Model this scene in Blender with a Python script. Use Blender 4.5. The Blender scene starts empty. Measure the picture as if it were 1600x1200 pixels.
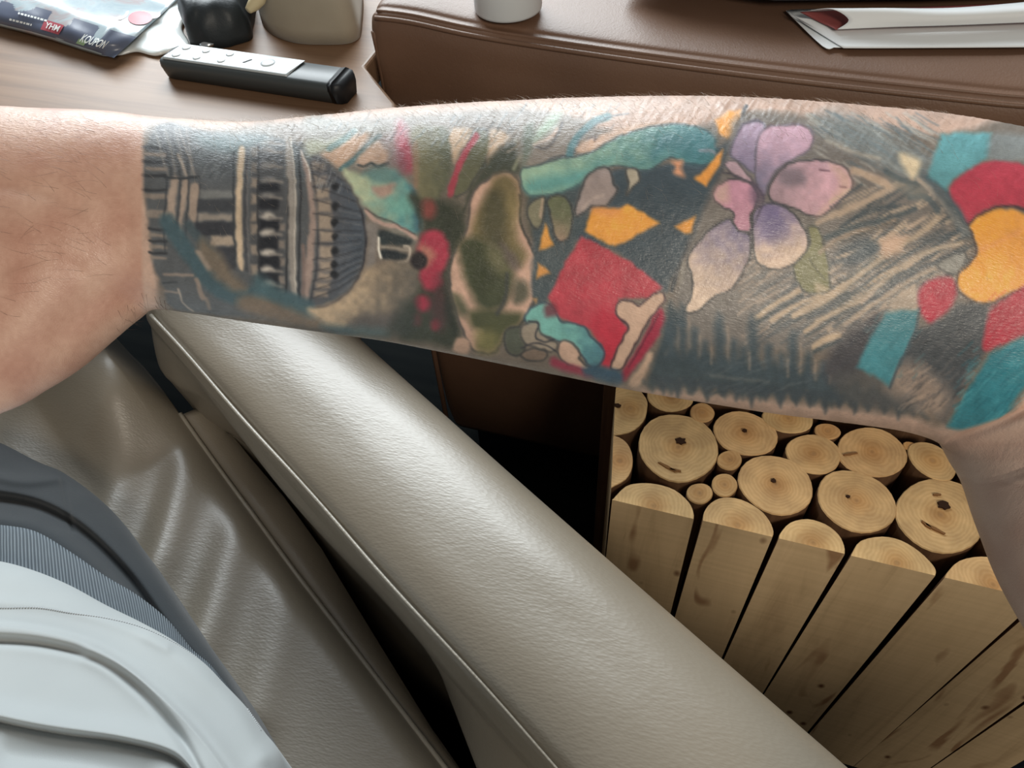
import bpy, bmesh, math, random
import numpy as np
from mathutils import Vector, Matrix, noise
random.seed(7); rng = np.random.default_rng(7)
SC = bpy.context.scene; COL = SC.collection

# ------------------------------------------------------------------ camera
F = 1209.0; H = 1.12
_up = -np.array([78, -1003, -1209.]); _up /= np.linalg.norm(_up)
_X = np.array([5119, -1060, 1209.]); _X /= np.linalg.norm(_X); _X -= _up*(_X@_up); _X /= np.linalg.norm(_X)
_Y = np.cross(_up, _X)
R = np.array([_X, _Y, _up]); C = np.array([0, 0, H])
cam = bpy.data.cameras.new('camera'); cam.sensor_width = 36; cam.lens = F/1600*36; cam.clip_start = 0.01
co = bpy.data.objects.new('camera', cam); COL.objects.link(co)
M4 = Matrix.Identity(4)
for i in range(3):
    for j in range(3): M4[i][j] = R[i, j]
M4[2][3] = H
co.matrix_world = M4; SC.camera = co

# ------------------------------------------------------------------ light
w = bpy.data.worlds.new('world'); SC.world = w; w.use_nodes = True
bg = w.node_tree.nodes['Background']; bg.inputs[0].default_value = (1.0, .98, .95, 1); bg.inputs[1].default_value = .17
def area(name, loc, target, sx, sy, power, col):
    l = bpy.data.lights.new(name, 'AREA'); l.shape = 'RECTANGLE'; l.size = sx; l.size_y = sy; l.energy = power; l.color = col
    o = bpy.data.objects.new(name, l); COL.objects.link(o); o.location = loc
    o.rotation_euler = (Vector(target)-Vector(loc)).to_track_quat('-Z', 'Y').to_euler(); return o
area('window_light', (-1.3, 2.4, 2.15), (-.2, .3, .7), 2.4, 1.4, 156, (.90, .97, 1.0))
area('warm_fill_light', (1.1, -1.3, 2.2), (.1, .4, .4), .6, .6, 33, (1.0, .90, .76))  # unseen warm fill, added behind the camera to brighten the log fronts
vs = SC.view_settings; vs.view_transform = 'Standard'; vs.look = 'None'; vs.gamma = 1; vs.use_curve_mapping = False; vs.exposure = 0

# ------------------------------------------------------------------ helpers
def ray(px, py):
    d = R@np.array([px-800, 600-py, -F]); return d/np.linalg.norm(d)
def atz(px, py, h):
    d = ray(px, py); return C+d*((h-H)/d[2])
def aty(px, py, y):
    d = ray(px, py); return C+d*(y/d[1])
def atd(px, py, D): return C+R@(np.array([px-800, 600-py, -F])/F*D)
def proj(P):
    q = (P-C)@R; return np.stack([800-q[..., 0]/q[..., 2]*F, 600+q[..., 1]/q[..., 2]*F], -1)
def lin(c):
    c = np.asarray(c, float)/255.; return np.where(c <= .04045, c/12.92, ((c+.055)/1.055)**2.4)
def L4(c, k=1.): v = np.clip(lin(c)*k, 0, 1); return (float(v[0]), float(v[1]), float(v[2]), 1)
def catmull(pts, n=8, closed=False):
    P = np.asarray(pts, float); N = len(P); out = []
    if closed: idx = [[(i-1) % N, i, (i+1) % N, (i+2) % N] for i in range(N)]
    else: idx = [[max(i-1, 0), i, i+1, min(i+2, N-1)] for i in range(N-1)]
    t = np.arange(n)/n
    for a, b, c, d in idx:
        p0, p1, p2, p3 = P[a], P[b], P[c], P[d]; tt = t[:, None]
        out.append(.5*((2*p1)+(-p0+p2)*tt+(2*p0-5*p1+4*p2-p3)*tt**2+(-p0+3*p1-3*p2+p3)*tt**3))
    o = np.concatenate(out)
    return o if closed else np.vstack([o, P[-1:]])
def thing(name, label, cat, loc=(0, 0, 0), group=None):
    o = bpy.data.objects.new(name, None); COL.objects.link(o); o.location = [float(v) for v in loc]; o.empty_display_size = .02
    o['label'] = label; o['category'] = cat
    if group: o['group'] = group
    return o
def tag(o, label, cat, group=None):
    o['label'] = label; o['category'] = cat
    if group: o['group'] = group
    return o
def mesh(name, V, Fc, mat, parent=None, smooth=True, loc=None, origin=None, label=None):
    """vertices in world space; origin = world point that becomes the object's origin"""
    V = np.asarray(V, float)
    og = np.zeros(3) if origin is None else np.asarray(origin, float)
    me = bpy.data.meshes.new(name); me.from_pydata((V-og).tolist(), [], [list(map(int, f)) for f in Fc]); me.update()
    if smooth: me.polygons.foreach_set('use_smooth', [True]*len(me.polygons))
    for m in (mat if isinstance(mat, (list, tuple)) else [mat]): me.materials.append(m)
    o = bpy.data.objects.new(name, me); COL.objects.link(o)
    if parent is not None:
        o.parent = parent
        pl = parent.location if parent.parent is None else parent.location+parent.parent.location
        o.location = [float(a) for a in (og-np.array(pl))]
    else: o.location = [float(a) for a in og]
    if label: o['label'] = label
    return o
def fixn(o):
    bm = bmesh.new(); bm.from_mesh(o.data); bmesh.ops.recalc_face_normals(bm, faces=bm.faces); bm.to_mesh(o.data); bm.free(); return o
def bevel(o, wd, seg=3, ang=35):
    m = o.modifiers.new('bevel', 'BEVEL'); m.width = wd; m.segments = seg; m.limit_method = 'ANGLE'; m.angle_limit = math.radians(ang); return o
def gridf(nu, nv, closed_v=False, off=0):
    f = []
    for i in range(nu-1):
        for j in range(nv if closed_v else nv-1):
            k = (j+1) % nv
            f.append((off+i*nv+j, off+i*nv+k, off+(i+1)*nv+k, off+(i+1)*nv+j))
    return f
def loft(rings, closed=True, caps=True):
    nu, nv = len(rings), len(rings[0]); V = np.concatenate([np.asarray(r) for r in rings]); f = gridf(nu, nv, closed)
    if caps and closed: f.append(tuple(range(nv))[::-1]); f.append(tuple(range((nu-1)*nv, nu*nv)))
    return V, f
def tube(path, rad, nv=10, caps=True):
    P = np.asarray(path, float); n = len(P); rad = np.broadcast_to(rad, n); rings = []
    T = np.gradient(P, axis=0); T /= np.linalg.norm(T, axis=1)[:, None]+1e-12
    ref = np.array([0, 0, 1.]) if abs(T[0][2]) < .9 else np.array([1., 0, 0])
    a = np.cross(T[0], ref); a /= np.linalg.norm(a)
    for i in range(n):
        a = a-T[i]*(a@T[i]); a /= np.linalg.norm(a)+1e-12; b = np.cross(T[i], a)
        ph = np.arange(nv)/nv*2*np.pi
        rings.append(P[i]+rad[i]*(np.cos(ph)[:, None]*a+np.sin(ph)[:, None]*b))
    return loft(rings, True, caps)
def merge(parts):
    V = []; Fc = []; o = 0
    for v, f in parts: V.append(np.asarray(v)); Fc += [tuple(i+o for i in ff) for ff in f]; o += len(v)
    return np.concatenate(V), Fc
def extrude(poly_top, poly_bot):
    n = len(poly_top); V = np.vstack([poly_top, poly_bot]); f = [tuple(range(n))]+[tuple(range(2*n-1, n-1, -1))]
    for i in range(n): j = (i+1) % n; f.append((i, i+n, j+n, j))
    return V, f
def box8(c8):  # 4 bottom, 4 top corners
    return np.asarray(c8, float), [(3, 2, 1, 0), (4, 5, 6, 7), (0, 1, 5, 4), (1, 2, 6, 5), (2, 3, 7, 6), (3, 0, 4, 7)]
def boxf(u0, u1, v0, v1, z0, z1, O, U, Vv):
    g = lambda u, v, z: np.array(O)+np.array(U)*u+np.array(Vv)*v+np.array([0, 0, z])
    return box8([g(u0, v0, z0), g(u1, v0, z0), g(u1, v1, z0), g(u0, v1, z0), g(u0, v0, z1), g(u1, v0, z1), g(u1, v1, z1), g(u0, v1, z1)])

# ------------------------------------------------------------------ materials
def newmat(name, col=(.5, .5, .5, 1), rough=.5, spec=.5, **kw):
    m = bpy.data.materials.new(name); m.use_nodes = True; b = m.node_tree.nodes['Principled BSDF']
    b.inputs['Base Color'].default_value = col; b.inputs['Roughness'].default_value = rough; b.inputs['Specular IOR Level'].default_value = spec
    for k, v in kw.items(): b.inputs[k.replace('_', ' ')].default_value = v
    return m
def nd(m, t, **inp):
    n = m.node_tree.nodes.new(t)
    for k, v in inp.items(): n.inputs[k].default_value = v
    return n
def lk(m, a, b): m.node_tree.links.new(a, b)
def bsdf(m): return m.node_tree.nodes['Principled BSDF']
def coords(m, scale=(1, 1, 1), rot=(0, 0, 0), kind='Object'):
    t = m.node_tree.nodes.new('ShaderNodeTexCoord'); mp = m.node_tree.nodes.new('ShaderNodeMapping')
    mp.inputs['Scale'].default_value = scale; mp.inputs['Rotation'].default_value = rot; lk(m, t.outputs[kind], mp.inputs[0]); return mp.outputs[0]
def noisen(m, vec, scale, detail=4, rough=.5, dist=0):
    n = nd(m, 'ShaderNodeTexNoise'); n.inputs['Scale'].default_value = scale; n.inputs['Detail'].default_value = detail
    n.inputs['Roughness'].default_value = rough; n.inputs['Distortion'].default_value = dist
    if vec is not None: lk(m, vec, n.inputs['Vector'])
    return n.outputs['Fac']
def ramp(m, fac, stops):
    r = m.node_tree.nodes.new('ShaderNodeValToRGB'); e = r.color_ramp.elements
    while len(e) < len(stops): e.new(.5)
    for i, (p, c) in enumerate(stops): e[i].position = p; e[i].color = c
    lk(m, fac, r.inputs[0]); return r.outputs[0]
def bump(m, h, strength, dist=.001, chain=None):
    b = m.node_tree.nodes.new('ShaderNodeBump'); b.inputs['Strength'].default_value = strength; b.inputs['Distance'].default_value = dist
    lk(m, h, b.inputs['Height'])
    if chain: lk(m, chain, b.inputs['Normal'])
    lk(m, b.outputs[0], bsdf(m).inputs['Normal']); return b.outputs[0]
def mixc(m, fac, a, b, mode='MIX'):
    x = m.node_tree.nodes.new('ShaderNodeMix'); x.data_type = 'RGBA'; x.blend_type = mode
    for s, v in ((0, fac), (6, a), (7, b)):
        if hasattr(v, 'links'): lk(m, v, x.inputs[s])
        else: x.inputs[s].default_value = v
    return x.outputs[2]
def leather(name, c1, c2, rough, sc=420, stretch=(1, 1, 1), rot=(0, 0, 0), bs=.35, bd=.0006):
    m = newmat(name, rough=rough, spec=.85 if 'beige' in name else .5, Coat_Weight=.5 if 'beige' in name else 0., Coat_Roughness=.42)
    v = coords(m); n1 = noisen(m, v, 7, 3)
    lk(m, ramp(m, n1, [(.3, c1), (.7, c2)]), bsdf(m).inputs['Base Color'])
    v2 = coords(m, stretch, rot)
    vo = nd(m, 'ShaderNodeTexVoronoi'); vo.inputs['Scale'].default_value = sc; lk(m, v2, vo.inputs['Vector'])
    a = bump(m, vo.outputs['Distance'], bs, bd); v3 = coords(m, stretch, rot)
    n2 = noisen(m, v3, sc*.4, 3); bump(m, n2, bs, bd*1.5, a); return m
ANG = math.radians(-30)
M_beige = leather('beige_leather', L4((135, 126, 112)), L4((127, 118, 103)), .42, 420, (.55, 1.5, 1), (0, 0, math.radians(-35)), .22)
M_beige_edge = leather('beige_leather_piping', L4((150, 143, 129)), L4((142, 134, 120)), .45, 400)
M_brown = leather('brown_leather', L4((112, 84, 66)), L4((100, 74, 58)), .5, 500, bs=.2)
M_brown_low = M_brown

def ringwood():
    m = newmat('log_end_grain', rough=.62, spec=.3); b = bsdf(m)
    t = m.node_tree.nodes.new('ShaderNodeTexCoord'); oi = m.node_tree.nodes.new('ShaderNodeObjectInfo')
    add = nd(m, 'ShaderNodeVectorMath'); add.operation = 'ADD'; lk(m, t.outputs['Object'], add.inputs[0])
    rv = nd(m, 'ShaderNodeVectorMath'); rv.operation = 'SCALE'; rv.inputs[0].default_value = (3, 7, 0)
    lk(m, oi.outputs['Random'], rv.inputs['Scale'])
    lk(m, t.outputs['Object'], add.inputs[0]); lk(m, rv.outputs[0], add.inputs[1])
    n = noisen(m, add.outputs[0], 22, 3)
    ln = nd(m, 'ShaderNodeVectorMath'); ln.operation = 'MULTIPLY'; ln.inputs[1].default_value = (1, 1, 0); lk(m, t.outputs['Object'], ln.inputs[0])
    l2 = nd(m, 'ShaderNodeVectorMath'); l2.operation = 'LENGTH'; lk(m, ln.outputs[0], l2.inputs[0])
    s = nd(m, 'ShaderNodeMath'); s.operation = 'MULTIPLY_ADD'; lk(m, n, s.inputs[0]); s.inputs[1].default_value = .028; lk(m, l2.outputs['Value'], s.inputs[2])
    sn = nd(m, 'ShaderNodeMath'); sn.operation = 'MULTIPLY'; lk(m, s.outputs[0], sn.inputs[0]); sn.inputs[1].default_value = 1650
    si = nd(m, 'ShaderNodeMath'); si.operation = 'SINE'; lk(m, sn.outputs[0], si.inputs[0])
    mr = nd(m, 'ShaderNodeMapRange'); lk(m, si.outputs[0], mr.inputs[0]); mr.inputs[1].default_value = -1; mr.inputs[2].default_value = 1
    c = ramp(m, mr.outputs[0], [(0, L4((208, 178, 134))), (1, L4((213, 184, 140)))])
    c2 = mixc(m, mr.outputs[0], L4((206, 174, 126)), L4((218, 190, 144)))
    c = mixc(m, .5, c, c2)
    big = ramp(m, noisen(m, add.outputs[0], 45, 4), [(.35, (.80, .76, .72, 1)), (.65, (1.08, 1.05, 1.0, 1))])
    c = mixc(m, 1.0, c, big, 'MULTIPLY')
    # warm heart-wood towards the pith, pale sap ring
    hr = ramp(m, l2.outputs['Value'], [(0, L4((150, 108, 68))), (.0035, L4((214, 178, 130))), (.02, (1, 1, 1, 1))])
    c = mixc(m, .55, c, mixc(m, 1.0, c, hr, 'MULTIPLY'))
    tint = mixc(m, oi.outputs['Random'], (1.02, .93, .86, 1), (1.0, 1.0, .94, 1)); c = mixc(m, 1.0, c, tint, 'MULTIPLY')
    lk(m, c, b.inputs['Base Color'])
    bump(m, noisen(m, add.outputs[0], 500, 2), .25, .0005); return m
def plank():
    m = newmat('sawn_log_face', rough=.6, spec=.3); b = bsdf(m)
    oi = m.node_tree.nodes.new('ShaderNodeObjectInfo'); t = m.node_tree.nodes.new('ShaderNodeTexCoord')
    rv = nd(m, 'ShaderNodeVectorMath'); rv.operation = 'SCALE'; rv.inputs[0].default_value = (31, 7, 5); lk(m, oi.outputs['Random'], rv.inputs['Scale'])
    add = nd(m, 'ShaderNodeVectorMath'); add.operation = 'ADD'; lk(m, t.outputs['Object'], add.inputs[0]); lk(m, rv.outputs[0], add.inputs[1])
    mp = nd(m, 'ShaderNodeMapping'); mp.inputs['Scale'].default_value = (40, 8, 3.2); lk(m, add.outputs[0], mp.inputs[0])
    n = noisen(m, mp.outputs[0], 1, 5, .6, .8)
    c = ramp(m, n, [(.28, L4((186, 158, 122))), (.45, L4((208, 180, 140))), (.62, L4((215, 187, 147))), (.8, L4((198, 166, 126)))])
    # dark flame-shaped heart streaks
    mp2 = nd(m, 'ShaderNodeMapping'); mp2.inputs['Scale'].default_value = (22, 4, 4.5); lk(m, add.outputs[0], mp2.inputs[0])
    st = ramp(m, noisen(m, mp2.outputs[0], 1, 2, .4, 1.2), [(.635, (0, 0, 0, 1)), (.70, (.75, .75, .75, 1))])
    sepx = nd(m, 'ShaderNodeSeparateColor'); lk(m, st, sepx.inputs[0])
    c = mixc(m, sepx.outputs[0], c, L4((140, 98, 66)))
    # cross saw marks
    mp3 = nd(m, 'ShaderNodeMapping'); mp3.inputs['Scale'].default_value = (4, 4, 160); lk(m, add.outputs[0], mp3.inputs[0])
    n3 = noisen(m, mp3.outputs[0], 1, 2)
    c = mixc(m, .4, c, mixc(m, 1.0, c, ramp(m, n3, [(.3, (.82, .8, .76, 1)), (.7, (1.05, 1.05, 1.05, 1))]), 'MULTIPLY'))
    # knots
    vo = nd(m, 'ShaderNodeTexVoronoi'); vo.inputs['Scale'].default_value = 1
    mp4 = nd(m, 'ShaderNodeMapping'); mp4.inputs['Scale'].default_value = (24, 2, 13); lk(m, add.outputs[0], mp4.inputs[0]); lk(m, mp4.outputs[0], vo.inputs['Vector'])
    kr = ramp(m, vo.outputs['Distance'], [(.05, (1, 1, 1, 1)), (.13, (0, 0, 0, 1))]); ks = nd(m, 'ShaderNodeSeparateColor'); lk(m, kr, ks.inputs[0])
    c = mixc(m, ks.outputs[0], c, L4((105, 66, 42)))
    lk(m, c, b.inputs['Base Color']); bump(m, n3, .2, .0006); return m
M_ring = ringwood(); M_plank = plank()
M_bark = newmat('peeled_log_side', rough=.75, spec=.2)
lk(M_bark, ramp(M_bark, noisen(M_bark, coords(M_bark, (60, 60, 6)), 1, 4), [(.3, L4((88, 62, 44))), (.7, L4((124, 92, 66)))]), bsdf(M_bark).inputs['Base Color'])
M_pith = newmat('dark_pith', L4((58, 40, 30)), .9, .1); M_crack = newmat('brown_crack', L4((134, 98, 64)), .9, .1)

def wood_table_mat():
    m = newmat('wood_table_top', rough=.42, spec=.32)
    v = coords(m, (3, 60, 10), (0, 0, math.radians(4)))
    n = noisen(m, v, 1, 5, .6, .4)
    lk(m, ramp(m, n, [(.25, L4((104, 78, 58))), (.5, L4((122, 94, 72))), (.75, L4((136, 108, 84)))]), bsdf(m).inputs['Base Color']); bump(m, n, .12, .0005); return m
M_table = wood_table_mat()
def fabric(name, c1, c2, rough=.9, sc=900, bs=.3, sheen=.2):
    m = newmat(name, rough=rough, spec=.15, Sheen_Weight=sheen)
    lk(m, ramp(m, noisen(m, coords(m), 9, 4), [(.3, c1), (.7, c2)]), bsdf(m).inputs['Base Color'])
    bump(m, noisen(m, coords(m), sc, 2), bs, .0006); return m
M_shirt = fabric('white_cotton', L4((160, 165, 166)), L4((168, 173, 173)), sc=1400, bs=.12)
M_trouser = fabric('grey_jersey', L4((56, 60, 63)), L4((42, 46, 50)), sc=1100, bs=.4)
M_rib = newmat('grey_ribbed_knit', rough=.9, spec=.15)
M_dark = newmat('dark_upholstery_base', L4((22, 26, 34)), .9, .1)
M_floor = newmat('dark_floor', rough=.8, spec=.05)
lk(M_floor, ramp(M_floor, noisen(M_floor, coords(M_floor, (2, 30, 2)), 1, 4), [(.3, L4((20, 24, 26))), (.7, L4((30, 33, 33)))]), bsdf(M_floor).inputs['Base Color'])

# ------------------------------------------------------------------ floor
V, f = box8([(-3.5, -1.5, -.17), (2.5, -1.5, -.17), (2.5, 3.5, -.17), (-3.5, 3.5, -.17), (-3.5, -1.5, -.12), (2.5, -1.5, -.12), (2.5, 3.5, -.12), (-3.5, 3.5, -.12)])
fl = mesh('floor', V, f, M_floor, smooth=False); fl['kind'] = 'structure'

# ------------------------------------------------------------------ armchair
U = np.array([math.cos(ANG), math.sin(ANG), 0]); N = np.array([-math.sin(ANG), math.cos(ANG), 0])  # along the armrest, outwards
ch = thing('armchair', 'beige leather armchair with a broad padded armrest, under the tattooed arm', 'armchair', (-.25, .05, 0))
def UN(u, n, z): return U*u+N*n+np.array([0, 0, z])
def uof(p): return float(p@U), float(p@N)
# armrest: profile in (n, z), swept along u, front end rounded
def arm_profile(k):
    base = [(.096, -.12), (.094, .40), (.093, .45), (.088, .50), (.081, .54), (.078, .57), (.081, .590), (.0855, .598), (.093, .608), (.112, .616), (.14, .620),
            (.17, .618), (.195, .609), (.212, .594), (.222, .572), (.225, .54), (.222, .45), (.220, -.12)]
    P = catmull(base, 7)
    return P
rings = []; u_end = -.695; us = [0, .003, .008, .016, .028, .045, .07, .10]+list(np.linspace(.13, 1.2, 110))
P0 = arm_profile(0); cn = .15
for du in us:
    e = max(0., 1-du/.055); sh = .028*(1-math.sqrt(max(0, 1-e*e)))
    ring = []
    for (n, z) in P0:
        q = np.array([n-cn, z-.35]); d = q/np.linalg.norm(q); nn = cn+(n-cn)*(1-sh*9); zz = z-sh*(1.0 if z > .4 else 0)
        # soft fullness and slack creases of the leather
        bulge = .0025*math.sin(du*9+1.3)*(z > .5)+.0016*noise.noise(Vector((du*9, nn*30, 3)))
        if z > .5: zz += bulge
        u_ = u_end+du
        if nn < .12 and z < .57: nn -= .020*min(1, max(0, (-u_-.575)/.06))*min(1, (.57-z)/.05)
        if nn < .12 and z < .55: nn -= .036*min(1, max(0, (u_+.235)/.11))*min(1, (.55-z)/.05)
        w2 = 0.006*noise.noise(Vector((du*5, 7, 1))) if z < .58 and n < .1 else 0
        ring.append(UN(u_end+du, nn+w2, zz))
    rings.append(ring)
V, f = loft(rings, True, True)
ar = fixn(mesh('armrest', V, f, M_beige, ch))
# double welt running along the inside top edge
pth = [UN(u, .0845+.0006*math.sin(u*30), .6005+.0022*math.sin((u-u_end)*9+1.3)) for u in np.linspace(u_end+.05, .53, 160)]
V, f = tube(pth, np.interp(np.linspace(0,1,160),[0,.25,.5,1],[.0020,.0016,.0008,.0006]), 8); mesh('welt', V, f, M_beige_edge, ch)
# seat cushion
def wrinkle(u, n):
    """slack folds of the seat leather, running roughly across the armrest direction"""
    p = proj(UN(u, n, .47)[None])[0]; x, y = p
    h = 0
    for (pts, w_, a) in WR:
        h += a*np.exp(-(pdist(np.array([[x, y]]), pts)[0]/w_)**2)
    return h
def pdist(Q, pts, closed=False):
    P = np.asarray(pts, float); A = P; B = np.roll(P, -1, 0)
    if not closed: A = P[:-1]; B = P[1:]
    best = np.full(len(Q), 1e18)
    for a, b in zip(A, B):
        d = b-a; L = d@d+1e-12; t = np.clip(((Q-a)@d)/L, 0, 1); r = Q-(a+t[:, None]*d); best = np.minimum(best, (r**2).sum(1))
    return np.sqrt(best)
nU, nN = 230, 150
us = np.linspace(-.98, .50, nU); ns_ = np.concatenate([np.linspace(-.42, .02, 110), np.linspace(.024, .052, 40)]); EN = lambda u: np.interp(u, [-.68, -.5, -.4, -.3, -.17], [.060, .053, .049, .047, .044])
WR = [(catmull([(236, 570), (212, 660), (192, 760), (140, 900)]), 30, .011), (catmull([(300, 660), (282, 760), (258, 860), (214, 980)]), 30, .012),
      (catmull([(384, 790), (356, 880), (330, 970), (290, 1080)]), 32, .010), (catmull([(450, 900), (430, 1000), (400, 1110)]), 36, .006),
      (catmull([(130, 540), (70, 640), (10, 760)]), 50, .007)]
Ug, Ng = np.meshgrid(us, ns_, indexing='ij')
P3 = Ug[..., None]*U+Ng[..., None]*N+np.array([0, 0, .47]); px = proj(P3).reshape(-1, 2)
hh = np.zeros(len(px))
for pts, w_, a in WR: hh += a*np.exp(-(pdist(px, pts)/w_)**2)*np.clip((px[:, 1]-pts[0][1]+80)/300, 0, 1)
hh = hh.reshape(Ug.shape)
Z = np.full(Ug.shape, .47)+hh-.020*np.clip((Ng-.015)/.037, 0, 1)**3
Z += .012*np.exp(-((Ug+.78)/.12)**2)*1
# front end of the cushion swells past the armrest and rolls down
fr = np.clip((-Ug-.655)/.11, 0, 1); Ng2 = Ng+.034*np.clip((-Ug-.655)/.03, 0, 1)**1*np.clip((Ng+.1)/.15, 0, 1)*0
Z += .035*np.exp(-((Ug+.70)/.07)**2)*np.clip((Ng+.05)/.08, 0, 1)
Z -= .16*np.clip((-Ug-.84)/.14, 0, 1)**2
Z += .030*np.exp(-((Ng-.008)/.042)**2)*np.clip((-Ug-.60)/.06, 0, 1)-.02*np.clip((Ng-.03)/.02, 0, 1)**1.5*np.clip((-Ug-.64)/.05, 0, 1)
Ng2 = Ng+(EN(Ug)-.052)*np.clip((Ng+.02)/.07, 0, 1)
P3 = Ug[..., None]*U+Ng2[..., None]*N; P3[..., 2] = Z
V = P3.reshape(-1, 3); f = gridf(nU, nN)
seat_edge = P3[:, -1].copy()
# sides
Vs = [V]; low = P3[:, -1].copy(); low[:, 2] -= .012
o = mesh('seat_cushion', V, f, M_beige, ch)
so = o.modifiers.new('solid', 'SOLIDIFY'); so.thickness = .08; so.offset = 1
# boxing strip: slopes down and outwards from the welt into the gap
k0 = int((-.655+.02+.98)/1.48*nU)
e = seat_edge[k0:]
gap = [(.0, .024), (.25, .024), (.5, .019), (.72, .012), (.86, .008), (1, .008)]
rg = []
for i, p in enumerate(e):
    t = i/(len(e)-1); u, n = uof(p)
    wv = np.interp(u, [-.66, -.5, -.418, -.301, -.215, -.172, -.05], [.030, .036, .034, .021, .012, .010, .014])
    rg.append([UN(u, n-.001, p[2]-.002), UN(u, n+wv*.5, p[2]-.006), UN(u, n+wv, p[2]-.016), UN(u, n+wv-.002, p[2]-.05), UN(u, n+wv-.01, .2), UN(u, n-.02, .2)])
V, f = loft(rg, True, True); fixn(mesh('boxing_strip', V, f, M_beige, ch))
V, f = tube(e+np.array([0, 0, .0005]), .0026, 8); mesh('piping', V, f, M_beige_edge, ch)
# chair frame under the cushion, in the dark
V, f = boxf(-.86, .5, -.46, .06, -.12, .375, (0, 0, 0), U, N); bevel(mesh('chair_base', V, f, M_dark, ch, smooth=False), .02)
# backrest, behind the camera
V, f = boxf(.50, .62, -.46, .22, -.12, .95, (0, 0, 0), U, N); bevel(mesh('backrest', V, f, M_beige, ch, smooth=False), .04, 5)

# ------------------------------------------------------------------ log side table
ZT = .45; FY = float(atz(1100, 814, ZT)[1])
lt = thing('log_side_table', 'side table made of upright pale sawn logs with round cut ends, right of the armrest', 'side table', (.14, .55, 0))
zz = lambda x, y: (900+x/1.936, 580+y/1.936)
def ell(cx, cy, rx, ry, rot=0, n=26, seed=0):
    r = random.Random(int(cx*7+cy)); ph = [r.uniform(0, 6.28) for _ in range(3)]; out = []
    for i in range(n):
        t = i/n*2*math.pi; k = 1+.022*math.sin(2*t+ph[0])+.016*math.sin(3*t+ph[1])+.01*math.sin(5*t+ph[2])
        x = rx*k*math.cos(t); y = ry*k*math.sin(t); c, s = math.cos(math.radians(rot)), math.sin(math.radians(rot))
        out.append(zz(cx+x*c-y*s, cy+x*s+y*c))
    return out
rounds = [ell(310, 230, 121, 103, 8), ell(285, 72, 70, 48, 5), ell(382, 125, 38, 29, 5), ell(513, 186, 98, 66, 14), ell(465, 268, 38, 30), ell(450, 343, 39, 36),
          ell(375, 367, 41, 31), ell(605, 343, 118, 86, 17), ell(720, 248, 87, 58, 12), ell(642, 142, 80, 42, 8), ell(762, 179, 40, 24, 10), ell(897, 243, 109, 73, 14),
          ell(850, 393, 126, 88, 20), ell(1078, 272, 84, 46, 32), ell(1105, 435, 137, 112, 22), ell(1015, 226, 26, 14, 20),
          ell(1330, 470, 95, 85, 20), ell(1250, 330, 85, 60, 20), ell(1210, 215, 80, 50), ell(1020, 120, 85, 50, 10), ell(860, 75, 80, 50, 10), ell(470, 40, 90, 50, 8), ell(700, 20, 85, 55, 8), ell(1400, 380, 70, 50), ell(1530, 560, 110, 90, 20), ell(160, -40, 70, 60)]
lefts = [[(122, 25), (175, 40), (212, 80), (216, 110), (204, 150), (160, 184), (90, 186), (105, 120)], [(80, 195), (118, 196), (150, 214), (168, 245), (171, 288), (150, 328), (98, 352), (40, 346), (60, 270)]]
fronts = [[(105, 405), (112, 385), (150, 347), (195, 337), (245, 340), (300, 358), (342, 395), (356, 425), (357, 445)],
          [(383, 455), (388, 425), (408, 398), (445, 382), (500, 388), (555, 418), (585, 452), (598, 485), (594, 505)],
          [(612, 520), (618, 490), (648, 458), (700, 447), (755, 463), (795, 495), (812, 530), (813, 560)],
          [(832, 570), (838, 545), (862, 512), (925, 499), (985, 511), (1040, 545), (1080, 585), (1090, 605), (1088, 622)],
          [(1116, 632), (1124, 608), (1160, 573), (1225, 560), (1300, 572), (1365, 615), (1392, 655), (1398, 690)],
          [(1415, 700), (1425, 665), (1470, 630), (1540, 625), (1620, 660), (1680, 710), (1690, 760)],
          [(1712, 765), (1725, 730), (1780, 700), (1860, 710), (1930, 760), (1960, 820)]]
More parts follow.
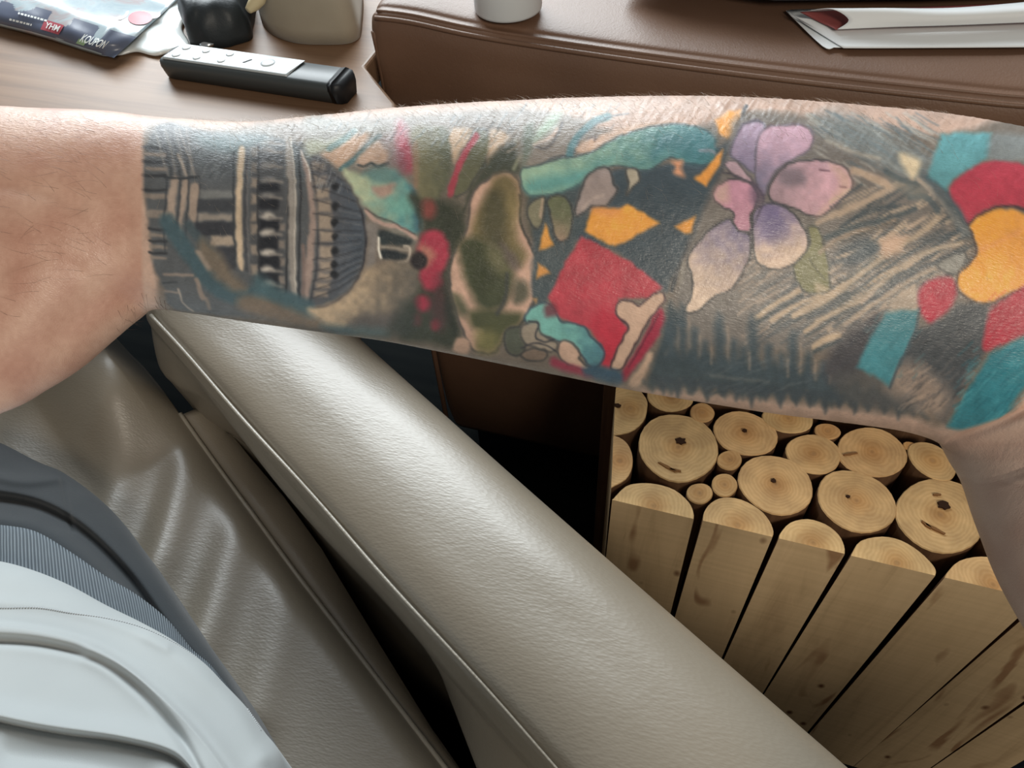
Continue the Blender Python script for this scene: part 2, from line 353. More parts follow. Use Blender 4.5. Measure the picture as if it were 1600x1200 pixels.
def make_log(px_pts, kind):
    P = np.array([atz(*(p if kind == 'round' else zz(*p)), ZT) for p in px_pts])
    if kind == 'front':
        P[0, 1] = FY; P[-1, 1] = FY; P[:, 1] = np.maximum(P[:, 1], FY)
        mid = P[1:-1]; P = np.vstack([P[:1], catmull(P, 3)[1:-1], P[-1:]]); P[:, 1] = np.maximum(P[:, 1], FY)
        P[1:-1, 1] = np.maximum(P[1:-1, 1], FY+.0004)
    elif kind == 'left':
        P = catmull(P, 3, True)
        xl = np.interp(P[:, 1], [.40, .544], [-.0565, -.083]); P[:, 0] = np.maximum(P[:, 0], xl)
    else:
        P[:, 1] = np.maximum(P[:, 1], FY+.003)
    c = P.mean(0); n = len(P)
    if kind == 'front': c[1] = FY+.004
    dz = random.uniform(-.0012, .0012)
    q = (P-P.mean(0)); qn = q/np.linalg.norm(q, axis=1)[:, None]
    ch_ = .0014
    top = P-qn*ch_*(0.6 if kind == 'round' else .4)
    if kind != 'round':
        top = P-qn*.0004
    if kind == 'front': top[0, 1] = FY; top[-1, 1] = FY
    top[:, 2] = ZT+dz
    r2 = P.copy(); r2[:, 2] = ZT+dz-ch_
    m1 = P.mean(0)+(P-P.mean(0))*np.array([1.02, 1.0, 1]); m1[:, 2] = ZT-.13
    bot = P.mean(0)+(P-P.mean(0))*np.array([1.07 if kind == 'front' else 1.0, 1.0, 1]); bot[:, 2] = -.12
    if kind == 'front':
        for a_ in (m1, bot): a_[0, 1] = FY; a_[-1, 1] = FY
    rings = [top, r2, m1, bot]; V = np.concatenate(rings)
    f = [tuple(range(n))]; mi = [0]
    for k in range(3):
        for i in range(n):
            j = (i+1) % n; f.append((k*n+i, (k+1)*n+i, (k+1)*n+j, k*n+j))
            flat = (kind == 'front' and i == n-1)
            if kind == 'left':
                a, b = P[i], P[j]; xa = np.interp((a[1]+b[1])/2, [.40, .544], [-.0565, -.083]); flat = abs((a[0]+b[0])/2-xa) < .0012
            mi.append(2 if flat else (0 if k == 0 else 1))
    f.append(tuple(range(3*n, 4*n))[::-1]); mi.append(1)
    lg = mesh('log', V, f, [M_ring, M_bark, M_plank], lt, smooth=False, origin=np.array([c[0], c[1], 0]))
    lg.data.polygons.foreach_set('material_index', mi); fixn(lg)
    return lg, c
LOGS = []
rounds = [p for p in rounds if max(atz(x, y, ZT)[1] for x, y in p) < .70]
for p in rounds: LOGS.append(make_log(p, 'round'))
for p in lefts: make_log(p, 'left')
for p in fronts: make_log(p, 'front')
# star-shaped pith holes and shallow checks in the end grain
def star(pt, r, parent, seed, flat=1., rot=0):
    rr = random.Random(seed); pts = []
    for i in range(12):
        a = i/12*2*math.pi; k = r*(rr.uniform(.75, 1.) if i % 2 else rr.uniform(.6, .8)); x = k*math.cos(a); y = k*flat*math.sin(a)
        pts.append(pt+np.array([x*math.cos(rot)-y*math.sin(rot), x*math.sin(rot)+y*math.cos(rot), 0]))
    T = np.array(pts); T[:, 2] = ZT+.0014; B = T.copy(); B[:, 2] = ZT-.004
    V, f = extrude(T, B); mesh('pith' if flat > .35 else 'crack', V, f, M_pith if flat > .35 else M_crack, parent, smooth=False)
for (li, x, y, r, fl_, ro) in [(0, 316, 212, .0065, .8, .3), (14, 1112, 405, .0065, .9, .2), (14, 1092, 374, .0045, .3, .3), (14, 1085, 478, .012, .16, -.35), (0, 275, 290, .013, .14, -.35),
                               (7, 597, 332, .0035, .8, 0), (12, 822, 380, .0025, .8, 0), (3, 510, 180, .003, .7, 0), (11, 830, 251, .009, .12, .45), (14, 1060, 466, .007, .25, -.6), (0, 300, 300, .008, .2, .05)]:
    star(atz(*zz(x, y), ZT), r, LOGS[li][0], int(x), fl_, ro)
lg0 = [o for o in lt.children][len(rounds)]
star(atz(*zz(126, 105), ZT), .0045, lg0, 5, .6)
V, f = boxf(-.04, .50, FY+.02, .68, -.12, .30, (0, 0, 0), (1, 0, 0), (0, 1, 0)); mesh('core_block', V, f, M_dark, lt, smooth=False)

# ------------------------------------------------------------------ brown leather sofa
YB = .723
so_ = thing('leather_sofa', 'brown leather sofa arm with a stitched top seam, holding a white jar and papers', 'sofa', (.2, .95, 0))
x0 = -.405
def brown_ring(x):
    zt = .757-.018*np.clip((x+.389)/.6, 0, 1)-.006*np.sin((x+.39)*5)*(x < .3)+.004*math.exp(-((x+.36)/.05)**2)
    nz = .002*noise.noise(Vector((x*6, 0, 5)))
    prof = [(YB+.03, .0), (YB+.012, .10), (YB+.004, .35), (YB-.002, .55), (YB-.004, .66), (YB-.003, zt-.035), (YB-.001, zt-.016), (YB+.004, zt-.006), (YB+.010, zt-.0045), (YB+.016, zt-.004),
            (YB+.024, zt-.001), (YB+.06, zt+.001), (YB+.14, zt), (YB+.30, zt), (YB+.40, zt-.03), (YB+.41, .0)]
    return [(y+nz*(z > .3 and z < .7), z) for y, z in catmull(prof, 5)]
rings = []
for x in [x0, x0+.001, x0+.003, x0+.007, x0+.013, x0+.02, x0+.035]+list(np.linspace(x0+.05, .75, 90)):
    e = max(0, 1-(x-x0)/.02); s = .016*(1-math.sqrt(max(0, 1-e*e))); r = brown_ring(x)
    rings.append([(x, y+s if y < YB+.1 else y-s, z-(s if z > .5 else 0)) for y, z in r])
V, f = loft(rings, True, True); fixn(mesh('sofa_arm', V, f, M_brown, so_))
V, f = boxf(x0+.03, .75, YB+.07, YB+.38, -.12, .0, (0, 0, 0), (1, 0, 0), (0, 1, 0)); mesh('plinth', V, f, M_dark, so_, smooth=False)
def seam(x, dy=.0, dz=.0):
    zt = .757-.018*np.clip((x+.389)/.6, 0, 1)-.006*np.sin((x+.39)*5)*(x < .3)+.004*math.exp(-((x+.36)/.05)**2)
    return (x, YB+.001+dy, zt-.009+dz)
xs = np.linspace(x0+.012, .74, 120)
V, f = merge([tube([seam(x) for x in xs], .0026, 8), tube([seam(x, .007, .0045) for x in xs], .0018, 8)])
mesh('top_seam', V, f, M_brown, so_)
V, f = tube([(x0+.005+.003*math.exp(-((z-.7)/.05)**2), YB+.004+.0*z, z) for z in np.linspace(.05, .735, 60)], .0042, 8); mesh('corner_seam', V, f, M_brown, so_)
# the vertical seam of the front panel
px_ = aty(1300, 125, YB)[0]
V, f = tube([(px_+.001*math.sin(z*20), YB-.003+.0*z, z) for z in np.linspace(.2, .70, 30)], .0007, 6); mesh('panel_seam', V, f, M_brown, so_)

# dark grey cushion lying on the far part of the sofa
M_dgrey = fabric('dark_grey_cloth', L4((78, 84, 90)), L4((66, 71, 77)))
q0 = atz(960, -8, .745); rings = []
for i, x in enumerate(np.linspace(-.15, .50, 40)):
    y0 = np.interp(x, [-.15, .0, .238, .5], [.830, .818, .885, .93])
    zb = .750+.010*(1-min(1, (x+.15)/.3)); e = min(1, (x+.15)/.03+.15); pr = [(y0+.012, zb), (y0, zb+.014), (y0+.004, zb+.038), (y0+.03, zb+.063), (y0+.10, zb+.078), (y0+.20, zb+.073), (y0+.22, zb)]
    rings.append([(x, y, zb+(z-zb)*e) for y, z in catmull(pr, 4)])
V, f = loft(rings, True, True); tag(fixn(mesh('throw_cushion', V, f, M_dgrey)), 'dark grey cloth cushion lying behind the folded white papers', 'cushion')

# white jar
M_jar = newmat('white_plastic', L4((205, 209, 211)), .35, .5)
pj = (atz(740, 22, .749)+atz(845, 22, .749))/2; rj = np.linalg.norm(atz(740, 22, .749)-atz(845, 22, .749))/2
jc = np.array([pj[0], pj[1]+rj*.15, 0])
jar = thing('jar', 'small white plastic jar standing on the brown leather sofa arm', 'jar', (jc[0], jc[1], .754))
def lathe(prof, c, n=48):
    rings = [[(c[0]+r*math.cos(t), c[1]+r*math.sin(t), z) for t in np.arange(n)/n*2*math.pi] for r, z in prof]; return loft(rings, True, True)
V, f = lathe([(rj*.93, .7528), (rj*.985, .7537), (rj, .756), (rj, .80), (rj*.98, .803)], jc); fixn(mesh('jar_body', V, f, M_jar, jar))
V, f = lathe([(rj*1.03, .8035), (rj*1.04, .806), (rj*1.04, .828), (rj*1.0, .831), (rj*.9, .832)], jc); fixn(mesh('jar_lid', V, f, M_jar, jar))

# folded papers
M_paper = newmat('white_paper', L4((222, 226, 228)), .6, .3)
M_red = newmat('red_print', L4((140, 74, 72)), .5, .3)
ppr = thing('folded_papers', 'stack of folded white papers with a red inner page, on the brown sofa', 'papers', atz(1400, 60, .748))
def sheet(name, rows, mat, th=.0006):
    G = np.array(rows); nu, nv = G.shape[:2]; o = mesh(name, G.reshape(-1, 3), gridf(nu, nv), mat, ppr); s = o.modifiers.new('s', 'SOLIDIFY'); s.thickness = th; s.offset = 0; return o
def strip(px_rows, name, mat):  # rows of (px,py,z)
    rows = [[atz(x, y, z-.008) for x, y, z in catmull(r, 5)] for r in px_rows]
    rows = np.array(rows); rows = np.array([catmull(rows[:, j], 6) for j in range(rows.shape[1])]); return sheet(name, rows, mat)
strip([[(1228, 17, .752), (1285, 72, .751), (1303, 74, .751)], [(1290, 14, .752), (1330, 60, .751), (1345, 74, .751)], [(1700, 10, .752), (1700, 50, .751), (1700, 70, .751)]], 'sheet', M_paper)
strip([[(1230, 18, .756), (1262, 40, .754), (1318, 75, .7525)], [(1300, 30, .758), (1340, 50, .756), (1400, 75, .7525)], [(1700, 10, .758), (1700, 45, .756), (1700, 73, .7525)]], 'sheet', M_paper)
strip([[(1250, 19, .760), (1280, 34, .759), (1310, 47, .759)], [(1300, 17, .762), (1330, 30, .760), (1345, 44, .760)], [(1700, 0, .764), (1700, 20, .761), (1700, 32, .761)]], 'red_page', M_red)
strip([[(1308, 46, .7605), (1326, 31, .768), (1300, 14, .7745), (1262, 17, .7625)], [(1400, 42, .7625), (1408, 30, .770), (1390, 15, .776), (1360, 13, .772)], [(1500, 39, .763), (1500, 29, .770), (1500, 18, .774), (1500, 12, .772)], [(1700, 31, .764), (1700, 18, .772), (1700, 6, .776), (1700, -6, .774)]], 'rolled_sheet', M_paper)

# ------------------------------------------------------------------ wood table on the left with its things
TZ = .70
tb = thing('wooden_table', 'wooden table with a glossy grained top, holding the remote control', 'table', (-.9, .85, 0))
Lp = np.array([(-1.6, .50), (-.275, .50), (-.350, .655), (-.412, .717), (-.42, 1.5), (-1.6, 1.5)]); V, f = extrude(np.c_[Lp, np.full(6, TZ)], np.c_[Lp, np.full(6, TZ-.035)]); bevel(fixn(mesh('table_top', V, f, M_table, tb, smooth=False)), .004)
for (x, y) in ((-1.55, .55), (-.50, .55), (-1.55, 1.42), (-.50, 1.42)):
    V, f = boxf(x, x+.06, y, y+.06, -.12, TZ-.035, (0, 0, 0), (1, 0, 0), (0, 1, 0)); bevel(mesh('leg', V, f, M_table, tb, smooth=False), .004)
# remote control
M_rdark = newmat('dark_grey_plastic', L4((62, 68, 70)), .42, .5)
M_rend = newmat('black_plastic', L4((26, 29, 33)), .5, .4)
M_rsil = newmat('silver_plastic', L4((176, 184, 188)), .34, .5)
A = atz(290, 131, TZ); B = atz(532, 168, TZ); ax = (B-A)/np.linalg.norm(B-A); ay = np.array([-ax[1], ax[0], 0]); Lr = np.linalg.norm(B-A)
rm = thing('remote_control', 'long dark grey remote control with a silver button panel, on the wooden table', 'remote control', (A+B)/2)
def rbox(u0, u1, prof, taper=0):
    rings = []
    for u, k in ((u0, .75), (u0+.006, .95), (u0+.012, 1), (u1-.012, 1), (u1-.004, .93), (u1, .7)):
        rings.append([A+ax*u+ay*(.019+(v-.019)*k)+np.array([0, 0, zz_*(.6+.4*k)]) for v, zz_ in prof])
    return loft(rings, True, True)
prof = [(.004, .001), (-.001, .016), (.0, .022), (.004, .024), (.034, .024), (.038, .021), (.039, .014), (.034, .001)]
V, f = rbox(-.028, Lr, prof); fixn(mesh('body', V, f, M_rdark, rm))
g = lambda u, v, z: A+ax*u+ay*v+np.array([0, 0, z])
V, f = box8([g(-.022, .003, .0235), g(.132, .003, .0235), g(.132, .036, .0235), g(-.018, .036, .0235), g(-.021, .004, .0262), g(.130, .004, .0262), g(.137, .035, .0262), g(-.016, .035, .0262)])
sp = bevel(mesh('button_panel', V, f, M_rsil, rm, smooth=False, label='pale silver panel with buttons'), .0012)
M_btn = newmat('pale_rubber', L4((196, 203, 206)), .4, .5)
for (u, v, r) in [(-.008, .011, .005), (-.006, .027, .005), (.018, .011, .0045), (.02, .026, .0045), (.048, .012, .0045), (.05, .026, .0045), (.1, .02, .008)]:
    c = g(u, v, 0); V, f = lathe([(r, .7255), (r*.95, .7267), (r*.5, .7270)], c, 16); fixn(mesh('button', V, f, M_btn, sp))
V, f = box8([g(.073, .014, .026), g(.075, .0145, .026), g(.080, .022, .026), g(.078, .0215, .026), g(.073, .014, .0268), g(.075, .0145, .0268), g(.080, .022, .0268), g(.078, .0215, .0268)]); mesh('indicator_slot', V, f, M_rend, sp, smooth=False)
V, f = rbox(Lr-.017, Lr+.004, [(v+(.0006 if v > .02 else -.0006), z+(.0006 if z > .01 else 0)) for v, z in prof]); fixn(mesh('end_cap', V, f, M_rend, rm, label='black end cap'))

# snack pouch with printed band
M_pouch = newmat('printed_pouch_film', rough=.22, spec=.6)
vc = coords(M_pouch, (1, 1, 1)); pc = ramp(M_pouch, noisen(M_pouch, vc, 22, 4, .6, .6), [(.3, L4((150, 168, 178))), (.5, L4((168, 182, 188))), (.62, L4((170, 160, 162))), (.75, L4((160, 182, 186)))])
lk(M_pouch, pc, bsdf(M_pouch).inputs['Base Color'])
M_band = newmat('navy_print', L4((88, 96, 116)), .32, .5)
M_white = newmat('white_print', L4((235, 240, 240)), .5, .3)
M_pink = newmat('red_logo_print', L4((176, 84, 96)), .4, .4)
M_leafg = newmat('green_logo_print', L4((150, 178, 140)), .4, .4)
PZ = TZ+.012
po = thing('food_pouch', 'plastic food pouch with a navy printed band along its near edge, on the wooden table', 'pouch', atz(100, 20, PZ))
def pz(px, py):  # pouch surface: puffed middle, near edge slightly lifted
    e = max(0, min(1, (60-py+px*.0)/90)); return PZ+.018*math.sin(min(1, e)*math.pi*.5)
E0, E1, E2, E3 = (-60, 22), (178, 90), (297, -18), (-60, -130)
def pouchgrid(s0, s1, t0, t1, ns, nt, lift=0.):
    rows = []
    for i in range(ns+1):
        s = s0+(s1-s0)*i/ns; row = []
        for j in range(nt+1):
            t = t0+(t1-t0)*j/nt
            bx = (1-s)*E0[0]+s*E1[0]; by = (1-s)*E0[1]+s*E1[1]+8*math.sin(s*math.pi)*0; tx = (1-s)*E3[0]+s*E2[0]; ty = (1-s)*E3[1]+s*E2[1]
            w_ = 4*math.sin(s*9)*(1-t); x, y = bx+(tx-bx)*t, by+(ty-by)*t
            z = PZ-.004+.020*math.sin(min(1, t*1.4)*math.pi)**.7*(1-.0*s)*min(1, (1-s)*5+.25)+.002*noise.noise(Vector((s*7, t*6, 2)))+lift
            row.append(atz(x, y+w_*.3, z))
        rows.append(row)
    return np.array(rows)
G = pouchgrid(0, 1, 0, 1, 60, 50); o = mesh('film', G.reshape(-1, 3), gridf(61, 51), M_pouch, po); s = o.modifiers.new('s', 'SOLIDIFY'); s.thickness = .0015
film = o
G = pouchgrid(0, 1, 0.0, .30, 60, 14, .0012); mesh('printed_band', G.reshape(-1, 3), gridf(61, 15), M_band, po, label='navy printed band')
def patch(name, s0, s1, t0, t1, mat, lift=.0022, ns=6, nt=3):
    G = pouchgrid(s0, s1, t0, t1, ns, nt, lift); return mesh(name, G.reshape(-1, 3), gridf(ns+1, nt+1), mat, po)
# worn small print: two lines of short strokes
for t, a, b in ((.17, .34, .52), (.08, .30, .44)):
    k = a
    while k < b:
        wd = random.uniform(.008, .02); patch('small_print', k, min(k+wd, b), t, t+.022, M_white, ns=2, nt=1); k += wd+.006
patch('red_logo', .50, .615, .07, .19, M_pink, .0020)
def text_on(txt, s0, s1, t0, t1, mat, name):
    cu = bpy.data.curves.new('t', 'FONT'); cu.body = txt; cu.size = 1; cu.resolution_u = 3; cu.extrude = 0; cu.offset = .02
    to = bpy.data.objects.new('t', cu); COL.objects.link(to); bpy.context.view_layer.update()
    me = bpy.data.meshes.new_from_object(to.evaluated_get(bpy.context.evaluated_depsgraph_get())); bpy.data.objects.remove(to)
    co_ = np.array([v.co[:] for v in me.vertices]); mn, mx = co_.min(0), co_.max(0); fs = [tuple(p.vertices) for p in me.polygons]
    P = []
    for v in co_:
        a = (v[0]-mn[0])/(mx[0]-mn[0]); b = (v[1]-mn[1])/(mx[1]-mn[1]); P.append(pouchgrid(s0+(s1-s0)*a, 1, t0+(t1-t0)*b, 1, 1, 1, .0026)[0, 0])
    return mesh(name, P, fs, mat, po, smooth=False)
text_on('KOUPON', .745, .895, .07, .17, M_white, 'brand_lettering')
text_on('YHM', .515, .60, .10, .17, M_white, 'logo_lettering')
patch('leaf_logo', .735, .785, .04, .10, M_leafg, .0019)
# printed food picture (red fruit slices with pale swirls)
for (s, t, rs, rt, m_) in ((.93, .52, .055, .085, M_pink), (.955, .60, .045, .06, newmat('pale_pink_print', L4((222, 196, 200)), .35, .4)), (.82, .50, .05, .09, newmat('beige_print', L4((206, 198, 196)), .35, .4))):
    rr_ = []
    for k in range(5):
        rr_.append([pouchgrid(s+rs*k/4*math.cos(a), 1, t+rt*k/4*math.sin(a), 1, 1, 1, .0014+.0006*rs*10)[0, 0] for a in np.arange(18)/18*2*math.pi])
    V, f = loft(rr_, True, False); mesh('printed_picture', V, f, m_, po)
# crumpled white bag under it
M_bag = newmat('white_plastic_bag', L4((226, 232, 232)), .2, .6)
rows = []
for i in range(41):
    row = []
    for j in range(31):
        u = i/40; v = j/30; x = 168+(122)*u+6*math.sin(v*11); y = 84-95*v*(1)+3*math.sin(u*13); z = TZ+.002+.011*math.sin(math.pi*u)**.5*math.sin(math.pi*min(1, v*1.2))**.5*(.6+.5*abs(noise.noise(Vector((u*4, v*4, 1)))))*.8
        row.append(atz(x, y, z))
    rows.append(row)
wb = mesh('plastic_bag', np.array(rows).reshape(-1, 3), gridf(41, 31), M_bag); s = wb.modifiers.new('s', 'SOLIDIFY'); s.thickness = .001; tag(wb, 'crumpled shiny white plastic bag beside the printed food pouch', 'bag')
# black case with a steel ring
M_black = newmat('black_leather_case', L4((38, 44, 48)), .5, .4); bump(M_black, noisen(M_black, coords(M_black), 300, 3), .3, .0008)
rows = []; K = [(282, 20), (298, 72), (330, 74), (400, 66), (425, 40), (415, -20), (300, -30)]
def blob(name, outline, zb, ht, mat, cat, lab, layers=9, sharp=.5, wob=.0, parent=None):
    Pb = catmull([atz(x, y, zb) for x, y in outline], 8, True); c = Pb.mean(0); rings = []
    for k in range(layers):
        t = k/(layers-1); sc_ = 1-(t**2.2)*sharp; ring = c+(Pb-c)*sc_; ring[:, 2] = zb+ht*math.sin(t*math.pi/2)
        for i in range(len(ring)): ring[i] += wob*np.array([noise.noise(Vector((i*.3, t*3, 1))), noise.noise(Vector((i*.3, t*3, 9))), .5*noise.noise(Vector((i*.2, t*2, 5)))])
        rings.append(ring)
    V, f = loft(rings, True, True); o = fixn(mesh(name, V, f, mat, parent))
    return o
cs = thing('black_case', 'black soft case with a shiny steel snap, behind the remote control', 'case', atz(350, 40, TZ))
blob('case_body', [(288, 24), (300, 71), (335, 76), (385, 66), (396, 45), (392, -6), (306, -10)], TZ+.001, .045, M_black, '', '', sharp=.42, wob=.003, parent=cs)
cS = atz(325, 66, TZ+.006); V, f = lathe([(.010, .001), (.010, .004), (.006, .007), (.002, .008)], np.array([cS[0], cS[1], 0]), 20); V[:, 2] += TZ+.003
mesh('steel_snap', V, f, newmat('steel', L4((225, 228, 230)), .2, .5, Metallic=1.0), cs, label='shiny steel snap')
# canvas bag
M_canvas = fabric('beige_canvas', L4((170, 162, 146)), L4((150, 142, 126)), sc=700)
cb = blob('canvas_bag', [(408, 22), (420, 50), (455, 66), (500, 70), (552, 66), (566, 40), (560, -30), (500, -80), (420, -50)], TZ+.001, .085, M_canvas, '', '', sharp=.35, wob=.0)
tag(cb, 'soft beige canvas bag slumped against the corner of the brown sofa', 'bag')
M_yel = newmat('cream_ribbon', L4((196, 182, 146)), .6, .3)
V, f = tube([atz(388, 16, TZ+.05), atz(396, 8, TZ+.052), atz(404, -2, TZ+.058), atz(412, -18, TZ+.065)], [.004, .007, .008, .007], 10); V[:, 2] += .0
tg = mesh('cloth_tag', V, f, M_yel); tag(tg, 'small cream cloth tab lying between black case and canvas bag', 'cloth tag')

# ------------------------------------------------------------------ person
pe = thing('person', 'person in white shirt and grey sweatpants stretching out a tattooed forearm', 'person', (-.2, 0, .45))
# ---- tattoo pigment, drawn as soft shapes and strokes on an unrolled map of the forearm skin
CX0, CY0, CW, CH = 150, 120, 1540, 640
SKIN = np.array([168, 141, 126.])
CV = np.zeros((CH, CW, 3)); CV[:] = SKIN
YY, XX = np.mgrid[0:CH, 0:CW]
def fr(ox, oy, s): return lambda pts: [(ox+x/s-CX0, oy+y/s-CY0) for x, y in pts]
Z4 = fr(200, 150, 3.158); Z5 = fr(480, 150, 2.726); Z6 = fr(790, 150, 2.5); Z7 = fr(1030, 150, 2.449); Z8 = fr(1250, 160, 2.223); PX = fr(0, 0, 1)
def vnoise(w, h, cell, seed):
    r = np.random.default_rng(seed); gh, gw = int(h/cell)+3, int(w/cell)+3; g = r.random((gh, gw))
    y = np.arange(h)/cell; x = np.arange(w)/cell; yi = y.astype(int); xi = x.astype(int); fy = y-yi; fx = x-xi
    fy = fy*fy*(3-2*fy); fx = fx*fx*(3-2*fx)
    a = g[yi][:, xi]; b = g[yi][:, xi+1]; c = g[yi+1][:, xi]; d = g[yi+1][:, xi+1]
    return (a*(1-fx)+b*fx)*(1-fy)[:, None]+(c*(1-fx)+d*fx)*fy[:, None]
WOB = [vnoise(CW, CH, 9, 1)-.5, vnoise(CW, CH, 9, 2)-.5]
def win(P, m):
    x0 = int(max(0, P[:, 0].min()-m)); x1 = int(min(CW, P[:, 0].max()+m+1)); y0 = int(max(0, P[:, 1].min()-m)); y1 = int(min(CH, P[:, 1].max()+m+1)); return x0, x1, y0, y1
def blend(sl, a, col):
    CV[sl] = CV[sl]*(1-a[..., None])+np.asarray(col, float)*a[..., None]
def poly(z, pts, col, soft=2., al=1., ol=None, ow=1.6, grad=None, sm=True, oc=(60, 62, 64)):
    """grad = (colour2, angle in degrees, bias): blends col to colour2 across the shape"""
    P = np.array(z(pts)); P = catmull(P, 5, True) if sm else P
    x0, x1, y0, y1 = win(P, soft*2+4)
    if x1 <= x0 or y1 <= y0: return
    sl = (slice(y0, y1), slice(x0, x1)); X = XX[sl]+WOB[0][sl]*3; Y = YY[sl]+WOB[1][sl]*3
    Q = np.stack([X.ravel(), Y.ravel()], -1); d = pdist(Q, P, True).reshape(X.shape)
    ins = np.zeros(X.shape, bool); n = len(P)
    for i in range(n):
        xa, ya = P[i]; xb, yb = P[(i+1) % n]
        if ya == yb: continue
        c = ((ya > Y) != (yb > Y)) & (X < (xb-xa)*(Y-ya)/(yb-ya)+xa); ins ^= c
    sd = np.where(ins, d, -d); a = np.clip(sd/soft*.5+.5, 0, 1)*al
    c = np.asarray(col, float)*np.ones(X.shape+(3,))
    if grad:
        c2, an, bi = grad; an = math.radians(an); t = X*math.cos(an)+Y*math.sin(an); tp = P[:, 0]*math.cos(an)+P[:, 1]*math.sin(an)
        t = np.clip((t-tp.min())/(tp.max()-tp.min()+1e-6)+bi+(WOB[0][sl])*.25, 0, 1); t = t*t*(3-2*t); c = c*(1-t[..., None])+np.asarray(c2, float)*t[..., None]
    blend(sl, a, c)
    if ol: 
        a2 = np.clip((ow-np.abs(sd))/1.3+.5, 0, 1)*ol; blend(sl, a2, oc)
def line(z, pts, col, wd=2., soft=1.2, al=1., sm=True, taper=False):
    P = np.array(z(pts)); P = catmull(P, 5) if sm and len(P) > 2 else P
    x0, x1, y0, y1 = win(P, wd+soft*2+3)
    if x1 <= x0 or y1 <= y0: return
    sl = (slice(y0, y1), slice(x0, x1)); X = XX[sl]+WOB[0][sl]*2; Y = YY[sl]+WOB[1][sl]*2
    d = pdist(np.stack([X.ravel(), Y.ravel()], -1), P).reshape(X.shape); a = np.clip((wd/2-d)/soft+.5, 0, 1)*al
    blend(sl, a, col)
def box(z, x0, y0, x1, y1, col, soft=2.5, al=1.): poly(z, [(x0, y0), (x1, y0), (x1, y1), (x0, y1)], col, soft, al, sm=False)
CRM = (166, 143, 122); DK = (58, 62, 66); MID = (92, 94, 96); OLV = (108, 104, 80); TEAL = (86, 134, 134); INK = (70, 80, 86)
# --- the whole sleeve: greyed skin between the shapes
poly(PX, [(232, 196), (330, 200), (480, 190), (700, 176), (840, 172), (1000, 215), (1120, 190), (1180, 176), (1300, 185), (1420, 205), (1480, 210), (1700, 200), (1700, 640), (1600, 640), (1480, 668), (1420, 650), (1300, 636), (1180, 622), (1000, 606), (850, 588), (600, 548), (400, 520), (262, 490), (245, 430), (232, 350), (222, 270)], (108, 99, 90), 6, .95)
# --- domed building (left)
poly(Z4, [(140, 150), (230, 135), (330, 165), (520, 190), (700, 200), (860, 250), (960, 290), (1060, 370), (1137, 470), (1176, 640), (1165, 800), (1120, 920), (1060, 985), (980, 1030), (900, 1045), (1000, 1110), (1137, 1175), (900, 1160), (700, 1110), (400, 1075), (215, 1045), (175, 950), (125, 830), (108, 660), (80, 480), (72, 380), (90, 250)], (84, 87, 90), 3)
poly(Z4, [(520, 190), (700, 195), (860, 240), (940, 290), (900, 400), (760, 420), (560, 420), (380, 380), (330, 300), (340, 200)], (92, 100, 104), 8, .6)
poly(Z4, [(340, 200), (520, 195), (690, 200), (640, 240), (520, 280), (400, 250)], (88, 112, 116), 9, .7)
for y, h in ((250, 10), (320, 10), (388, 12), (460, 10), (655, 8), (712, 8), (770, 8)): line(Z4, [(62 if y < 500 else 105, y), (130, y+6), (190, y+4)], (58, 60, 64), h/3.1+1.2)
for y, h, x in ((285, 20, 90), (357, 18, 95), (492, 26, 85), (580, 40, 108), (685, 16, 108), (742, 18, 112), (795, 14, 118)): line(Z4, [(x, y), (185, y+6)], (132, 120, 110), h/3.1, 2, .8)
for k in range(7): line(Z4, [(130+k*26, 160), (165+k*24, 280), (195+k*20, 390)], (62, 64, 68) if k % 2 else (118, 114, 110), 3.2, 2, .7)
for pts in ([(215, 405), (252, 405), (236, 520), (232, 610), (196, 606), (198, 500)], [(268, 415), (300, 420), (284, 540), (268, 600), (262, 720), (248, 690), (256, 540)], [(310, 440), (350, 446), (338, 610), (302, 600), (300, 520)]): poly(Z4, pts, (146, 130, 118), 2.5)
line(Z4, [(252, 160), (300, 300), (330, 400)], (132, 126, 120), 3.4, 2, .7); line(Z4, [(246, 290), (268, 340), (290, 395)], (150, 138, 126), 4.5, 2, .8)
line(Z4, [(180, 400), (260, 406), (350, 400)], DK, 3.5)
for x in (190, 258, 300, 355): line(Z4, [(x, 410), (x-4, 520), (x-14, 640), (x-6, 760)], (56, 60, 66), 2.6, 2, .8)
box(Z4, 352, 465, 522, 505, (108, 110, 110)); box(Z4, 345, 510, 520, 570, (66, 69, 74)); box(Z4, 345, 582, 515, 614, (132, 124, 116)); box(Z4, 335, 622, 528, 690, (58, 60, 66)); box(Z4, 410, 692, 520, 738, (148, 134, 120)); box(Z4, 440, 745, 530, 860, (62, 64, 70))
box(Z4, 356, 300, 520, 440, (84, 88, 92), 5, .7)
for k in range(26): x = 360+rng.random()*150; y = 300+rng.random()*120; line(Z4, [(x, y), (x+22, y-36)], (120, 124, 126) if k % 2 else (60, 64, 68), 1.3, 1, .6)
poly(Z4, [(545, 265), (576, 268), (566, 420), (562, 600), (568, 842), (544, 838), (534, 700), (530, 560), (536, 420)], (176, 156, 132), 2)
line(Z4, [(522, 280), (520, 560), (530, 840)], DK, 2.2); line(Z4, [(590, 270), (578, 560), (586, 860)], (72, 74, 78), 6, 2); line(Z4, [(596, 300), (588, 560), (598, 880)], (110, 108, 108), 2, 1.5, .8)
box(Z4, 605, 260, 775, 1000, (76, 77, 80), 4, .8)
for y in (255, 330, 405, 485, 575, 635, 735, 835): box(Z4, 608, y, 640, y+46, (136, 124, 112), 2.5, .9 if y > 360 else .5)
for y0, y1 in ((430, 470), (505, 560), (610, 668), (692, 760), (785, 848), (868, 922), (938, 985)): box(Z4, 645, y0, 745, y1, (42, 44, 50), 3, .95)
